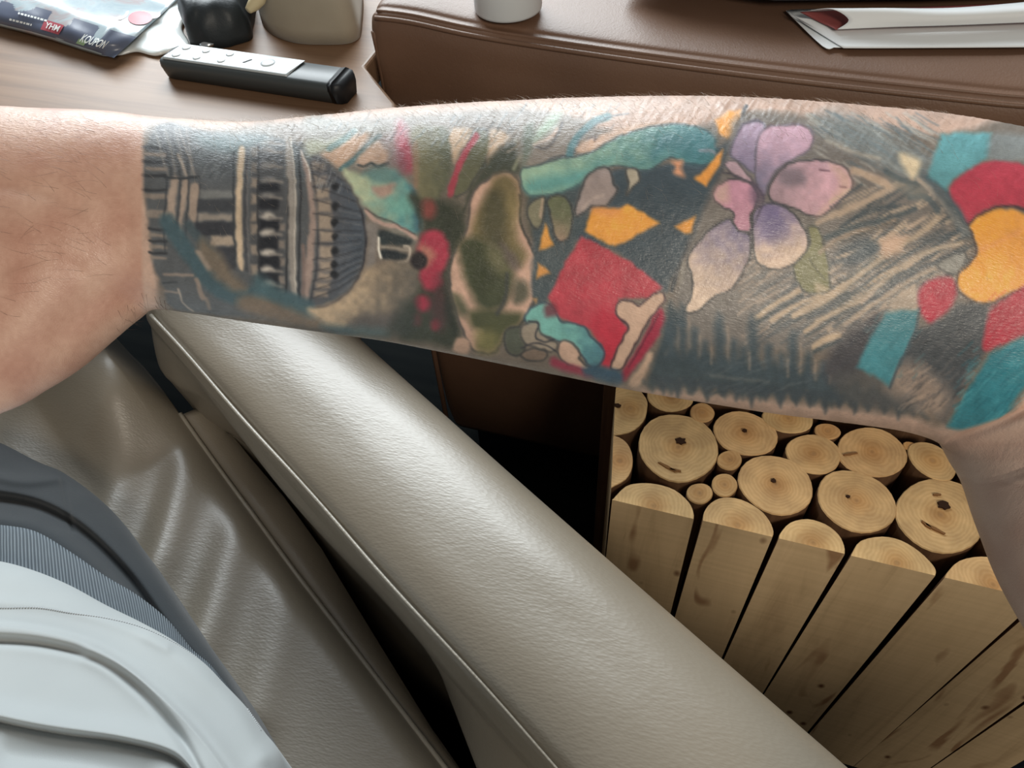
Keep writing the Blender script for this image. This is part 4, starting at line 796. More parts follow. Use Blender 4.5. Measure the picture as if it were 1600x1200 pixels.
# --- dark forest along the underside
def zig(xs, y0, amp, seed):
    r = np.random.default_rng(seed); out = []
    for i, x in enumerate(xs): out.append((x, y0(x)+(-amp if i % 2 else amp)*(.5+r.random()*.6)))
    return out
topz = zig(range(1040, 1400, 13), lambda x: 548+(x-1040)*.14 if x < 1240 else 576+(x-1240)*.25, 9, 3)
botz = zig(range(1440, 1000, -14), lambda x: 600+(x-1010)*.088, 12, 5)
poly(PX, [(1046, 470), (1070, 500)]+topz+[(1400, 590), (1440, 640), (1450, 655)]+botz+[(1010, 600), (1030, 540)], (66, 78, 84), 5, .97, sm=False)
for x, yb, h, wd in ((1048, 560, 66, 13), (1066, 565, 92, 12), (1084, 570, 60, 11), (1100, 580, 48, 12), (1124, 580, 92, 15), (1146, 590, 62, 13), (1176, 595, 104, 15), (1160, 590, 52, 12), (1200, 600, 66, 13), (1238, 600, 84, 14), (1220, 600, 50, 12), (1262, 605, 56, 13), (1286, 610, 46, 13)):
    P_ = [(x-wd*.6, yb), (x-wd*.62, yb-h*.5), (x-wd*.5, yb-h*.86), (x-wd*.1, yb-h), (x+wd*.4, yb-h*.93), (x+wd*.55, yb-h*.5), (x+wd*.6, yb)]; poly(PX, P_, (70, 82, 89), 5.5, .9, sm=False)
    if x % 3: line(PX, [(x+wd*.85, yb-h*.75), (x+wd*.85, yb-h*.25)], (150, 134, 120), 4, 4, .55)
for k, x in enumerate(range(1036, 1430, 23)): yb = 600+(x-1010)*.088; hh_ = (14, 22, 11, 19, 9)[k % 5]; poly(PX, [(x-15, yb-14), (x+15, yb-12), (x+7, yb+2), (x, yb+hh_), (x-7, yb+2)], (66, 76, 83), 3.5, .95, sm=False)
line(PX, [(1110, 586), (1150, 592), (1200, 596)], (98, 102, 102), 5, 4, .6); streaks(PX, (1080, 560), (1380, 620), 70, 25, 26, (92, 100, 104), (56, 68, 76), (1.5, 3.5), .4, 9)
poly(PX, [(1290, 560), (1350, 500), (1380, 490), (1372, 540), (1340, 590), (1300, 600)], (70, 70, 76), 9, .85)
poly(PX, [(1300, 590), (1350, 580), (1400, 600), (1440, 640), (1400, 645), (1330, 630)], (84, 84, 84), 9, .8)
# --- round-petalled picture near the elbow
poly(Z8, [(490, 115), (560, 105), (665, 108), (655, 190), (600, 225), (540, 262), (505, 305), (440, 262), (468, 180)], (88, 142, 148), 4, sm=False); poly(Z8, [(670, 112), (800, 115), (900, 120), (900, 210), (780, 205), (660, 200)], (118, 126, 128), 6, .8)
poly(Z8, [(518, 312), (552, 262), (610, 222), (680, 204), (740, 208), (800, 225), (900, 260), (900, 400), (800, 372), (720, 356), (660, 366), (620, 388), (582, 418), (556, 372)], (172, 60, 76), 3)
poly(Z8, [(420, 240), (480, 290), (520, 320), (556, 372), (582, 420), (600, 470), (560, 470), (520, 400), (470, 330)], (76, 88, 94), 6, .7)
line(Z8, [(585, 425), (620, 395), (670, 368), (730, 360), (800, 378)], (74, 56, 60), 4, 2)
poly(Z8, [(592, 430), (630, 392), (680, 372), (740, 374), (790, 392), (850, 420), (880, 520), (840, 600), (780, 640), (720, 662), (672, 690), (620, 690), (575, 670), (548, 632), (556, 590), (590, 560), (618, 515), (605, 470)], (222, 150, 56), 3, grad=((204, 138, 74), 0, -.2)); line(Z8, [(620, 515), (700, 480), (760, 450)], (206, 136, 84), 8, 6, .5)
line(Z8, [(590, 440), (612, 515), (585, 565), (548, 600), (548, 650), (600, 692), (670, 696), (740, 662), (800, 640)], (74, 60, 56), 3.4, 2, .85)
poly(Z8, [(410, 668), (440, 625), (490, 606), (528, 612), (545, 655), (530, 700), (490, 742), (455, 772), (422, 735)], (168, 50, 68), 4)
poly(Z8, [(545, 700), (600, 696), (655, 704), (650, 760), (640, 830), (640, 870), (590, 940), (545, 1030), (505, 1115), (476, 1100), (400, 1000), (330, 960), (345, 880), (395, 790), (440, 780), (500, 745)], (72, 76, 80), 5, sm=False)
poly(Z8, [(325, 920), (400, 910), (470, 960), (520, 1020), (500, 1090), (460, 1090), (380, 1040), (310, 1000)], (150, 130, 116), 14, .85); streaks(Z8, (340, 800), (600, 1080), 90, 40, 50, (96, 94, 94), (58, 62, 66), (1.2, 3), .55, 12)
streaks(Z8, (340, 930), (500, 1080), 50, 38, 50, (160, 138, 122), (104, 96, 92), (1.2, 3), .5, 13)
poly(Z8, [(655, 740), (700, 690), (780, 640), (900, 590), (900, 740), (800, 800), (700, 840), (640, 862), (640, 800)], (170, 46, 64), 4); streaks(Z8, (650, 680), (850, 830), 40, 40, 40, (150, 36, 56), (184, 66, 82), (1, 2.4), .45, 14)
poly(Z8, [(900, 760), (800, 808), (720, 842), (660, 876), (612, 950), (560, 1040), (512, 1125), (560, 1142), (640, 1132), (700, 1105), (735, 1050), (780, 990), (830, 930), (900, 860)], (50, 118, 130), 4, sm=False); streaks(Z8, (530, 850), (850, 1120), 90, 42, 50, (36, 96, 110), (70, 140, 150), (1.2, 3), .5, 15)
poly(Z8, [(300, 732), (350, 722), (412, 722), (402, 790), (370, 860), (340, 920), (312, 985), (260, 950), (196, 920), (225, 860), (245, 815)], (66, 124, 134), 4, sm=False); streaks(Z8, (220, 740), (400, 960), 40, 45, 36, (56, 108, 118), (84, 138, 144), (1.2, 3), .4, 16)
line(Z8, [(412, 730), (398, 800), (350, 900), (312, 990)], (70, 76, 82), 4, 3, .8)
poly(Z8, [(740, 1075), (800, 1000), (860, 940), (1000, 860), (1000, 1100), (700, 1130)], (182, 146, 126), 6)
# soften like healed ink, add pore-level mottling
def blur(A, k):
    for ax_ in (0, 1):
        s = np.zeros_like(A)
        for i in range(-k, k+1): s += np.roll(A, i, ax_)*(k+1-abs(i))
        A = s/(k+1)**2
    return A
CV = blur(CV, 1)
mott = (vnoise(CW, CH, 26, 31)-.5)*.10+(vnoise(CW, CH, 9, 32)-.5)*.08+(vnoise(CW, CH, 3, 33)-.5)*.06
sh = XX+YY*.9; dd = ((XX*.72+YY*.70)); r_ = np.random.default_rng(77); gx = r_.random(4096)
fi = (gx[(dd*.9).astype(int) % 4096]-.5)*.05*(vnoise(CW, CH, 14, 41) > .5)
g_ = CV.mean(-1, keepdims=True); sk_ = np.clip(1-np.abs(CV-SKIN).sum(-1, keepdims=True)/14, 0, 1); CT = g_+(CV-g_)*.82; CT = 112+(CT-112)*1.16-3; CV = CV*sk_+CT*(1-sk_)
CV = np.clip(CV*(1+mott+fi)[..., None], 0, 255)
EDGE = vnoise(CW, CH, 40, 55)
def ink_at(P):
    """colour of the unrolled tattoo map at map positions P (n,2)"""
    x = np.clip(P[:, 0]-CX0, 0, CW-1.01); y = np.clip(P[:, 1]-CY0, 0, CH-1.01); xi = x.astype(int); yi = y.astype(int); fx = (x-xi)[:, None]; fy = (y-yi)[:, None]
    return (CV[yi, xi]*(1-fx)+CV[yi, xi+1]*fx)*(1-fy)+(CV[yi+1, xi]*(1-fx)+CV[yi+1, xi+1]*fx)*fy
# ---- arm: one continuous skin from fingertips to shoulder
KT = np.array([(-420, 200), (-330, 176), (-150, 163), (0, 165), (60, 168), (170, 172), (235, 180), (330, 188), (400, 190), (480, 183), (560, 175), (650, 166), (740, 160), (850, 155), (950, 151), (1050, 150), (1150, 152), (1250, 159), (1350, 167), (1450, 178), (1530, 188), (1640, 208), (1760, 250), (1880, 340), (1980, 500), (2030, 700), (2060, 950), (2090, 1300), (2120, 1700)], float)
KB = np.array([(-420, 560), (-330, 600), (-150, 690), (0, 645), (60, 613), (110, 581), (160, 538), (200, 505), (235, 484), (300, 490), (400, 505), (500, 519), (600, 533), (700, 552), (800, 572), (900, 592), (1000, 612), (1100, 629), (1200, 645), (1300, 658), (1400, 672), (1450, 684), (1482, 697), (1500, 712), (1512, 738), (1524, 778), (1545, 850), (1580, 945), (1640, 1060), (1720, 1200), (1840, 1600)], float)
# station parameter -> (top point, bottom point)
TT = {-420: 0, -330: 1, -150: 2, 0: 3}
tk = [-420, -330, -150, 0, 60, 110, 160, 200, 235, 300, 400, 500, 600, 700, 800, 900, 1000, 1100, 1200, 1300, 1400, 1450, 1490, 1530, 1570, 1620, 1680, 1750, 1830, 1930, 2100]
topx = [-420, -330, -150, 0, 60, 110, 160, 200, 235, 300, 400, 500, 600, 700, 800, 900, 1000, 1100, 1200, 1300, 1400, 1470, 1560, 1660, 1770, 1890, 1975, 2025, 2058, 2088, 2120]
KTs = catmull(KT, 12); KBs = catmull(KB, 12)
def top_at(x):  # follow the outline by arc position
    i = np.searchsorted(KTs[:, 0], x); i = min(max(i, 1), len(KTs)-1); a, b = KTs[i-1], KTs[i]; t = (x-a[0])/(b[0]-a[0]+1e-9); return a+(b-a)*t
Tp = np.array([top_at(x) for x in topx]); Bp = KB
NS_ = []
# dense, even stations
seg = []
Tc = catmull(Tp, 120); Bc = catmull(Bp, 120); tc = np.interp(np.arange(len(Tc))/120, np.arange(len(tk)), tk)
midc = (Tc+Bc)/2; arc = np.concatenate([[0], np.cumsum(np.maximum(np.linalg.norm(np.diff(Tc, axis=0), axis=1), np.linalg.norm(np.diff(Bc, axis=0), axis=1)))])
wgt = np.interp(tc, [-420, -60, -10, 200, 1530, 1600, 1900, 2100], [6, 6, 2.6, 1.75, 1.9, 3.5, 7, 9]); dens = np.concatenate([[0], np.cumsum(np.diff(arc)/wgt[1:])])
n_st = int(dens[-1]); q = np.interp(np.arange(n_st), dens, np.arange(len(dens)))
S = lambda A: np.stack([np.interp(q, np.arange(len(A)), A[:, k]) for k in (0, 1)], -1)
Ts, Bs = S(Tc), S(Bc); ts = np.interp(q, np.arange(len(tc)), tc)
Dm = np.interp(ts, [-420, 0, 235, 1450, 1600, 1830, 2100], [.30, .292, .29, .29, .288, .275, .25])
Rt = np.interp(ts, [-420, -330, -150, 0, 120, 235, 600, 1100, 1450, 1600, 2100], [.30, .34, .42, .50, .60, .68, .80, .84, .86, .86, .92])
def un(P, D): return C+(np.stack([P[:, 0]-800, 600-P[:, 1], -np.full(len(P), F)], -1)/F*D[:, None])@R.T
Tw, Bw = un(Ts, Dm), un(Bs, Dm); cen = (Tw+Bw)/2; hw = (Tw-Bw)/2; a_ = np.linalg.norm(hw, axis=1); A_ = hw/a_[:, None]
tan = np.gradient(cen, axis=0); k_ = 25; ker = np.ones(k_)/k_
tan = np.stack([np.convolve(np.pad(tan[:, i], k_//2, 'edge'), ker, 'valid') for i in range(3)], -1); tan /= np.linalg.norm(tan, axis=1)[:, None]
Nn = np.cross(A_, tan); Nn /= np.linalg.norm(Nn, axis=1)[:, None]
toC = C-cen; sgn = np.sign((Nn*toC).sum(1)); Nn *= sgn[:, None]
nf, nb = 300, 60
ph = np.concatenate([np.linspace(-.22, math.pi+.22, nf), np.linspace(math.pi+.22, 2*math.pi-.22, nb+2)[1:-1]])  # 0 = top edge, pi/2 faces the viewer
# denser near the middle (ring spacing seen from the front)
def ringpts(a, c): return c[:, None, :]+(a[:, None]*np.cos(ph))[..., None]*A_[:, None, :]+((a*Rt)[:, None]*np.sin(ph))[..., None]*Nn[:, None, :]
for it in range(4):
    Pw = ringpts(a_, cen); pp = proj(Pw); dirp = (Ts-Bs); Ld = np.linalg.norm(dirp, axis=1); dirp = dirp/Ld[:, None]
    s_ = (pp*dirp[:, None, :]).sum(-1); mx, mn = s_.max(1), s_.min(1); tT = (Ts*dirp).sum(1); tB = (Bs*dirp).sum(1)
    sc_ = (tT-tB)/(mx-mn); off = ((tT+tB)-(mx+mn))/2
    a_ = a_*sc_; cen = cen+A_*(off*Dm/F)[:, None]
Pw = ringpts(a_, cen); pp = proj(Pw)
front = np.sin(ph) > -.25
# anatomy: muscle relief, elbow crease, wrist creases
def dent(pts, wd, amp):
    global Pw
    P = catmull(pts, 8); m = (np.abs(pp[..., 0]-P[:, 0].mean()) < np.ptp(P[:, 0])/2+wd*4) & (np.sin(ph) > -.1)[None, :]
    d = pdist(pp[m], P); Pw[m] -= (Nn[:, None, :]*np.ones_like(Pw))[m]*(amp*np.exp(-(d/wd)**2))[:, None]
dent([(1478, 700), (1500, 686), (1540, 672), (1590, 650), (1640, 622)], 7, .0032)
dent([(1505, 725), (1550, 745), (1600, 758), (1650, 760)], 6, .0008); dent([(1512, 690), (1570, 692), (1640, 684)], 12, .0009)
dent([(188, 230), (196, 300), (202, 380), (212, 450)], 9, .0002); dent([(120, 320), (70, 300), (0, 290)], 16, .0010); dent([(210, 470), (150, 465), (90, 520)], 26, .0018)
dent([(0, 420), (60, 400), (120, 420)], 14, .0007); dent([(0, 250), (60, 240), (110, 260)], -18, .0004)
dent([(560, 300), (800, 330), (1100, 400), (1300, 480)], 60, .0010); dent([(700, 480), (1000, 520), (1250, 560)], 45, -.0008)
# fine slanting hair-and-pore relief
hx, hy = pp[..., 0], pp[..., 1]; al_ = hx*.55-hy*.835; ac_ = hx*.835+hy*.55
def sn(a, c, ca_, cc_, seed):
    g = np.random.default_rng(seed).random((256, 1024)); x = (a/ca_) % 255; y = (c/cc_) % 1023; xi = x.astype(int); yi = y.astype(int); fx = x-xi; fy = y-yi
    return (g[xi, yi]*(1-fx)+g[(xi+1) % 256, yi]*fx)*(1-fy)+(g[xi, (yi+1) % 1024]*(1-fx)+g[(xi+1) % 256, (yi+1) % 1024]*fx)*fy
st_ = sn(al_, ac_, 13, 3.0, 1)**2+.6*sn(al_+50, ac_, 9, 4.2, 2)
vv0 = (hy-Ts[:, None, 1])/(Bs[:, None, 1]-Ts[:, None, 1])
am_ = (.00006+.00018*np.exp(-(np.clip(vv0, 0, 1)/.16)**2))*np.clip((hx-240)/120, 0.15, 1)*front[None, :]
am_ = am_*np.clip(sn(al_, ac_, 60, 45, 3)*1.6, .2, 1.3)
nn_ = np.cos(ph)[None, :, None]*A_[:, None, :]+np.sin(ph)[None, :, None]*Nn[:, None, :]
Pw = Pw+nn_*(am_*st_)[..., None]
# colours
KS = 1.36
img = pp.copy()
mirror = np.sin(ph) < 0
ca = np.cos(ph)
# back of the arm carries the pattern on from the edges
y0m = Ts[:, None, :]; y1m = Bs[:, None, :]; vv = (1-ca)/2
imgb = y0m+(y1m-y0m)*vv[None, :, None]
img = np.where(mirror[None, :, None], imgb, img)
colr = ink_at(img.reshape(-1, 2)).reshape(pp.shape[:2]+(3,))
out = ((img[..., 0] < 236) | (img[..., 1] > 1e9))
wa = np.clip((img[..., 0]-219)/8, 0, 1)
elb = np.clip((ts-1545)/30, 0, 1)[:, None]*np.ones_like(wa)
below = np.clip((img[..., 1]-(672-(img[..., 0]-1490)*.3))/8, 0, 1)*(img[..., 0] > 1440)
sk = wa*(1-np.maximum(below, np.clip((ts[:, None]-1700)/30, 0, 1)*1.0))
skc = SKIN*np.ones_like(colr)
nz = np.array([noise.noise(Vector((float(x)*.018, float(y)*.018, 3.1))) for x, y in zip(img[::4, ::4, 0].ravel(), img[::4, ::4, 1].ravel())]).reshape(img[::4, ::4, 0].shape)
nz = np.repeat(np.repeat(nz, 4, 0), 4, 1)[:img.shape[0], :img.shape[1]]
nz = (np.roll(nz, 2, 0)+nz+np.roll(nz, -2, 0))/3; nz = (np.roll(nz, 2, 1)+nz+np.roll(nz, -2, 1))/3
hand = 1-wa
nz2 = vnoise(CW, CH, 7, 91)[np.clip(img[..., 1]-CY0, 0, CH-1).astype(int), np.clip(img[..., 0]+200, 0, CW-1).astype(int)]-.5
skc = skc*(1+.07*nz2[..., None]*np.array([.7, 1, 1.1]))
skc = skc*(1-.16*nz[..., None]*np.array([.6, 1.0, 1.1])-.05*hand[..., None]*np.array([0, 1, 1.2]))
skc = skc*(1-hand[..., None])+hand[..., None]*skc*np.array([1.0, .985, .97])
colr = colr*sk[..., None]+skc*(1-sk[..., None])
rings = Pw; nph = len(ph)
V = Pw.reshape(-1, 3); cols = colr.reshape(-1, 3)
i0 = np.arange(n_st-1)[:, None]*nph; j = np.arange(nph)[None, :]; jn = (j+1) % nph
quads = np.stack([i0+j, i0+jn, i0+nph+jn, i0+nph+j], -1).reshape(-1, 4)
# round off the knuckle end and the shoulder end
extraV = []; extraF = []; base = len(V)
def cap(ring_idx, dirv, depth, n=14):
    global base
    ring = Pw[ring_idx]; c = ring.mean(0); prev = np.arange(nph)+ring_idx*nph
    for k in range(1, n+1):
        t = k/n*math.pi/2; s = math.cos(t); r = c+(ring-c)*max(s, .02)+dirv*depth*math.sin(t); extraV.append(r)
        cur = np.arange(nph)+base; base += nph; extraF.append(np.stack([prev, np.roll(prev, -1), np.roll(cur, -1), cur], -1)); prev = cur
cap(0, -tan[0], .012); cap(n_st-1, tan[-1], .03)
V = np.vstack([V]+extraV); quads = np.vstack([quads]+extraF); cols = np.vstack([cols, np.tile(SKIN, (len(V)-len(cols), 1))])
# fingers: curled, each rooted inside the palm
def finger(p0, p1, p2, p3, r0, D0, dD):
    path = [atd(p0[0], p0[1], D0), atd(p1[0], p1[1], D0+dD*.15), atd(p2[0], p2[1], D0+dD*.55), atd(p3[0], p3[1], D0+dD)]
    P = catmull(path, 12); t = np.linspace(0, 1, len(P)); r = r0*(1-.28*t)*(1+.07*np.exp(-((t-.36)/.05)**2)+.06*np.exp(-((t-.68)/.05)**2))
    e = np.clip((t-.93)/.07, 0, 1); r = r*np.sqrt(np.clip(1-e**2, .01, 1)); return tube(P, r, 24)
FG = [finger((-330, 235), (-470, 225), (-590, 250), (-600, 300), .0092, .300, .045), finger((-330, 325), (-490, 320), (-640, 345), (-660, 400), .0100, .298, .050),
      finger((-330, 420), (-490, 425), (-650, 445), (-675, 500), .0102, .298, .050), finger((-330, 515), (-470, 530), (-600, 555), (-620, 605), .0098, .298, .045), finger((-90, 610), (-230, 720), (-340, 790), (-450, 830), .0130, .298, .012)]
for v, f in FG:
    b0 = len(V); V = np.vstack([V, v]); cols = np.vstack([cols, np.tile(SKIN, (len(v), 1))])
    f4 = [tuple(i+b0 for i in ff) for ff in f if len(ff) == 4]; quads = np.vstack([quads, np.array(f4)])
    for ff in f:
        if len(ff) > 4:
            for i in range(1, len(ff)-2, 2): quads = np.vstack([quads, [[ff[0]+b0, ff[i]+b0, ff[i+1]+b0, ff[min(i+2, len(ff)-1)]+b0]]])
me = bpy.data.meshes.new('body'); me.vertices.add(len(V)); og = np.array(pe.location[:]); me.vertices.foreach_set('co', (V-og).astype(np.float32).ravel())
nq = len(quads); me.loops.add(nq*4); me.loops.foreach_set('vertex_index', quads.astype(np.int32).ravel()); me.polygons.add(nq)
me.polygons.foreach_set('loop_start', (np.arange(nq)*4).astype(np.int32)); me.update(calc_edges=True); me.polygons.foreach_set('use_smooth', np.ones(nq, bool))
# orient outward
va = me.color_attributes.new('pigment', 'FLOAT_COLOR', 'POINT')
lc = np.clip(lin(cols)*KS+.005, 0, .9); va.data.foreach_set('color', np.hstack([lc, np.ones((len(lc), 1))]).astype(np.float32).ravel())
if (np.cross(Pw[600, 10]-Pw[600, 9], Pw[601, 9]-Pw[600, 9])@(Pw[600, 9]-cen[600])) < 0: me.flip_normals()
M_skin = newmat('tattooed_skin', rough=.38, spec=.5, Subsurface_Weight=.0); b = bsdf(M_skin)
at = M_skin.node_tree.nodes.new('ShaderNodeVertexColor'); at.layer_name = 'pigment'; lk(M_skin, at.outputs[0], b.inputs['Base Color'])
v1 = coords(M_skin, (1, 1, 1), (0, 0, 0)); n1 = noisen(M_skin, v1, 900, 3, .6); nrm = bump(M_skin, n1, .22, .0004)
v2 = coords(M_skin, (420, 2600, 1500), (0, 0, math.radians(-42))); n2 = noisen(M_skin, v2, 1, 3, .6); nrm = bump(M_skin, n2, .35, .0005, nrm)
v3 = coords(M_skin); n3 = noisen(M_skin, v3, 160, 3, .5); bump(M_skin, n3, .25, .001, nrm)
lk(M_skin, ramp(M_skin, noisen(M_skin, coords(M_skin, (420, 2600, 1500), (0, 0, math.radians(-42))), .8, 3), [(.3, (.27, .27, .27, 1)), (.7, (.50, .50, .50, 1))]), b.inputs['Roughness'])
me.materials.append(M_skin)
bo = bpy.data.objects.new('body', me); COL.objects.link(bo); bo.parent = pe; bo['label'] = 'bare arm and hand with a colourful tattoo sleeve'
# ---- fine arm hair
M_hair = newmat('arm_hair', L4((92, 70, 54)), .4, .5); M_hairl = newmat('pale_arm_hair', L4((176, 160, 144)), .3, .8)
def hairs(name, picks, mat, L, rad, ang, lift, seed):
    r = np.random.default_rng(seed); HV = []; HF = []; b0 = 0
    for (i, jx) in picks:
        p = Pw[i, jx]; nrm = A_[i]*math.cos(ph[jx])+Nn[i]*math.sin(ph[jx])/Rt[i]; nrm /= np.linalg.norm(nrm); tg = tan[i]; sd = np.cross(nrm, tg)
        a = ang+r.normal()*.35; d = tg*math.cos(a)+sd*math.sin(a); l = L*(.5+r.random()); cur = r.normal()*.35
        pts = [p-nrm*.0002]; dd = d*.8+nrm*lift
        for k in range(4): pts.append(pts[-1]+dd*l/4); dd = dd+nrm*(-.22*lift)+np.cross(nrm, d)*cur*.25
        w_ = np.cross(d, nrm); 
        for k, q_ in enumerate(pts):
            rr = rad*(1-k/4.4)
            for m_ in range(3): an = m_*2.094; HV.append(q_+w_*rr*math.cos(an)+nrm*rr*math.sin(an))
        for k in range(4):
            for m_ in range(3): HF.append((b0+k*3+m_, b0+k*3+(m_+1) % 3, b0+(k+1)*3+(m_+1) % 3, b0+(k+1)*3+m_))
        b0 += 15
    o = mesh(name, HV, HF, mat, pe, origin=pe.location[:]); o['kind'] = 'stuff'; return o
def pick(n, x0, x1, v0, v1, seed):
    r = np.random.default_rng(seed); o = []
    while len(o) < n:
        i = r.integers(0, n_st); jx = r.integers(0, nf); x, y = pp[i, jx]; t = (y-Ts[i, 1])/(Bs[i, 1]-Ts[i, 1])
        if x0 < x < x1 and v0 < t < v1: o.append((i, jx))
    return o
hairs('dark_hair', pick(110, 0, 190, .05, .85, 1), M_hair, .010, .000038, 2.6, .35, 2)
hairs('dark_hair', pick(26, 180, 260, .9, .995, 3), M_hair, .008, .00005, -1.4, .4, 4)
hairs('pale_hair', pick(1500, 300, 1500, -.02, .16, 5), M_hairl, .0055, .000045, 2.3, .25, 6)
hairs('pale_hair', pick(260, 240, 1560, .15, .6, 7), M_hairl, .005, .00003, 2.3, .2, 8)
# ---- white shirt and grey sweatpants
def cloth(name, edge, inner, z0, z1, folds, mat, nu=200, nv=130, roll=.012, tuck=.05, amp=.010, power=.6):
    """edge: outline curve in map space; the cloth swells from the edge towards `inner`; folds are creases"""
    Ec = catmull(edge, 30); s = np.linspace(0, len(Ec)-1, nu); Ec = np.stack([np.interp(s, np.arange(len(Ec)), Ec[:, k]) for k in (0, 1)], -1)
    Ic = catmull(inner, 30); s = np.linspace(0, len(Ic)-1, nu); Ic = np.stack([np.interp(s, np.arange(len(Ic)), Ic[:, k]) for k in (0, 1)], -1)
    v = np.linspace(0, 1, nv)**1.25; Q = Ec[:, None, :]*(1-v)[None, :, None]+Ic[:, None, :]*v[None, :, None]
    flat = Q.reshape(-1, 2); h = np.zeros(len(flat))
    for pts, wd, am, one in folds:
        P = catmull(pts, 8); d = pdist(flat, P)
        if one:   # one-sided fold: soft on one side, sharp on the other
            k = np.argmin(((flat[:, None, ::1]-P[None, ::4])**2).sum(-1), 1); Pk = P[::4]; T_ = np.gradient(Pk, axis=0); sdn = np.sign(T_[k, 0]*(flat[:, 1]-Pk[k, 1])-T_[k, 1]*(flat[:, 0]-Pk[k, 0]))
            h += am*np.where(sdn*one > 0, np.exp(-(d/wd)**2), np.exp(-(d/(wd*.22))**2))
        else: h += am*np.exp(-(d/wd)**2)
    h = h.reshape(nu, nv); zz_ = z0+(z1-z0)*np.clip(v, 0, 1)**power
    Zg = zz_[None, :]+h-roll*np.exp(-(v/.02))[None, :]
    P3 = np.zeros((nu, nv, 3))
    D_ = (np.stack([Q[..., 0]-800, 600-Q[..., 1], np.full(Q.shape[:2], -F)], -1))@R.T
    P3 = C+D_*((Zg-H)/D_[..., 2])[..., None]
    # skirt tucked under the edge
    e = P3[:, 0]; dirn = e-P3[:, 6]; dirn[:, 2] = 0; dirn /= np.linalg.norm(dirn, axis=1)[:, None]
    sk = [e-dirn*t+np.array([0, 0, -d]) for t, d in ((.012, .028+tuck*.3), (.006, .014+tuck*.15), (.0015, .005))]
    low = e-dirn*.03; low[:, 2] = np.maximum(.475, e[:, 2]-tuck-.04)
    G = np.concatenate([low[:, None], np.stack(sk, 1), P3], 1)
    return mesh(name, G.reshape(-1, 3), gridf(nu, nv+4), mat, pe), P3
trb = [([(-30, 690), (0, 692), (60, 722), (98, 738), (150, 775), (195, 820), (245, 890), (295, 965), (345, 1035), (380, 1090), (440, 1200), (480, 1300)])]
o, _ = cloth('sweatpants', trb[0], [(-160, 900), (-120, 960), (-60, 1000), (0, 1040), (60, 1080), (100, 1120), (140, 1160), (180, 1200), (220, 1240), (260, 1280), (300, 1330), (330, 1400)], .535, .60,
    [([(-20, 775), (60, 790), (130, 830), (200, 900), (262, 985), (310, 1040)], 30, -.012, 1), ([(-20, 742), (40, 752), (98, 745)], 9, .004, 0), ([(96, 738), (106, 790), (112, 830)], 5, -.003, 0), ([(-20, 805), (60, 822), (130, 868), (200, 940)], 16, .006, 0)], M_trouser, roll=.010)
# ribbed waistband
b = bsdf(M_rib); wv = nd(M_rib, 'ShaderNodeTexWave'); wv.inputs['Scale'].default_value = 62; wv.inputs['Distortion'].default_value = .8; wv.inputs['Detail'].default_value = 1.5; wv.inputs['Detail Scale'].default_value = 3
uvn = M_rib.node_tree.nodes.new('ShaderNodeAttribute'); uvn.attribute_name = 'along'; lk(M_rib, uvn.outputs['Vector'], wv.inputs['Vector'])
lk(M_rib, ramp(M_rib, wv.outputs['Fac'], [(.2, L4((78, 85, 91))), (.8, L4((116, 124, 130)))]), b.inputs['Base Color']); bump(M_rib, wv.outputs['Fac'], .6, .0012)
wo, wp = cloth('waistband', [(-30, 818), (0, 820), (55, 830), (110, 862), (165, 900), (215, 930), (262, 968), (298, 1012), (330, 1040), (352, 1072), (400, 1150)], [(-30, 900), (0, 905), (60, 920), (120, 945), (180, 978), (230, 1010), (270, 1040), (300, 1065), (330, 1090), (350, 1120), (400, 1200)], .585, .60, [], M_rib, nv=40, roll=.006, tuck=.01)
al_ = wo.data.attributes.new('along', 'FLOAT_VECTOR', 'POINT'); nvv = 44; ar_ = np.zeros((200*nvv, 3)); ar_[:, 0] = np.repeat(np.arange(200)/200, nvv)*.55; ar_[:, 1] = np.tile(np.arange(nvv)/nvv, 200)*.02; al_.data.foreach_set('vector', ar_.astype(np.float32).ravel())
so, sp3 = cloth('shirt', [(-60, 872), (0, 877), (55, 892), (110, 915), (165, 945), (220, 972), (270, 1000), (318, 1035), (352, 1070), (385, 1105), (412, 1142), (438, 1178), (450, 1240), (470, 1340)],
    [(-200, 1250), (-160, 1270), (-120, 1290), (-80, 1300), (-40, 1310), (0, 1320), (40, 1330), (80, 1340), (130, 1360), (180, 1380), (220, 1400), (260, 1420), (300, 1450), (340, 1500)], .612, .70,
    [([(-40, 978), (30, 982), (110, 998), (170, 1025), (240, 1080), (300, 1140), (350, 1205), (380, 1260)], 26, .0075, 1), ([(-40, 1000), (60, 1006), (150, 1030), (215, 1075), (280, 1150), (320, 1220)], 8, -.006, 0),
     ([(-40, 1112), (30, 1128), (110, 1142), (190, 1152), (262, 1172), (300, 1200), (330, 1250)], 22, .009, -1), ([(-40, 1118), (60, 1140), (180, 1158), (270, 1182), (310, 1230)], 6, -.005, 0),
     ([(140, 1020), (230, 1060), (310, 1130), (370, 1210)], 14, .004, 0), ([(240, 990), (310, 1050), (370, 1110), (410, 1180)], 20, .004, 0), ([(-20, 940), (80, 948), (180, 975), (260, 1010)], 10, .0025, 0),
     ([(20, 1180), (120, 1190), (220, 1215)], 30, -.006, 0)], M_shirt, nu=240, nv=200, roll=.006, tuck=.012)
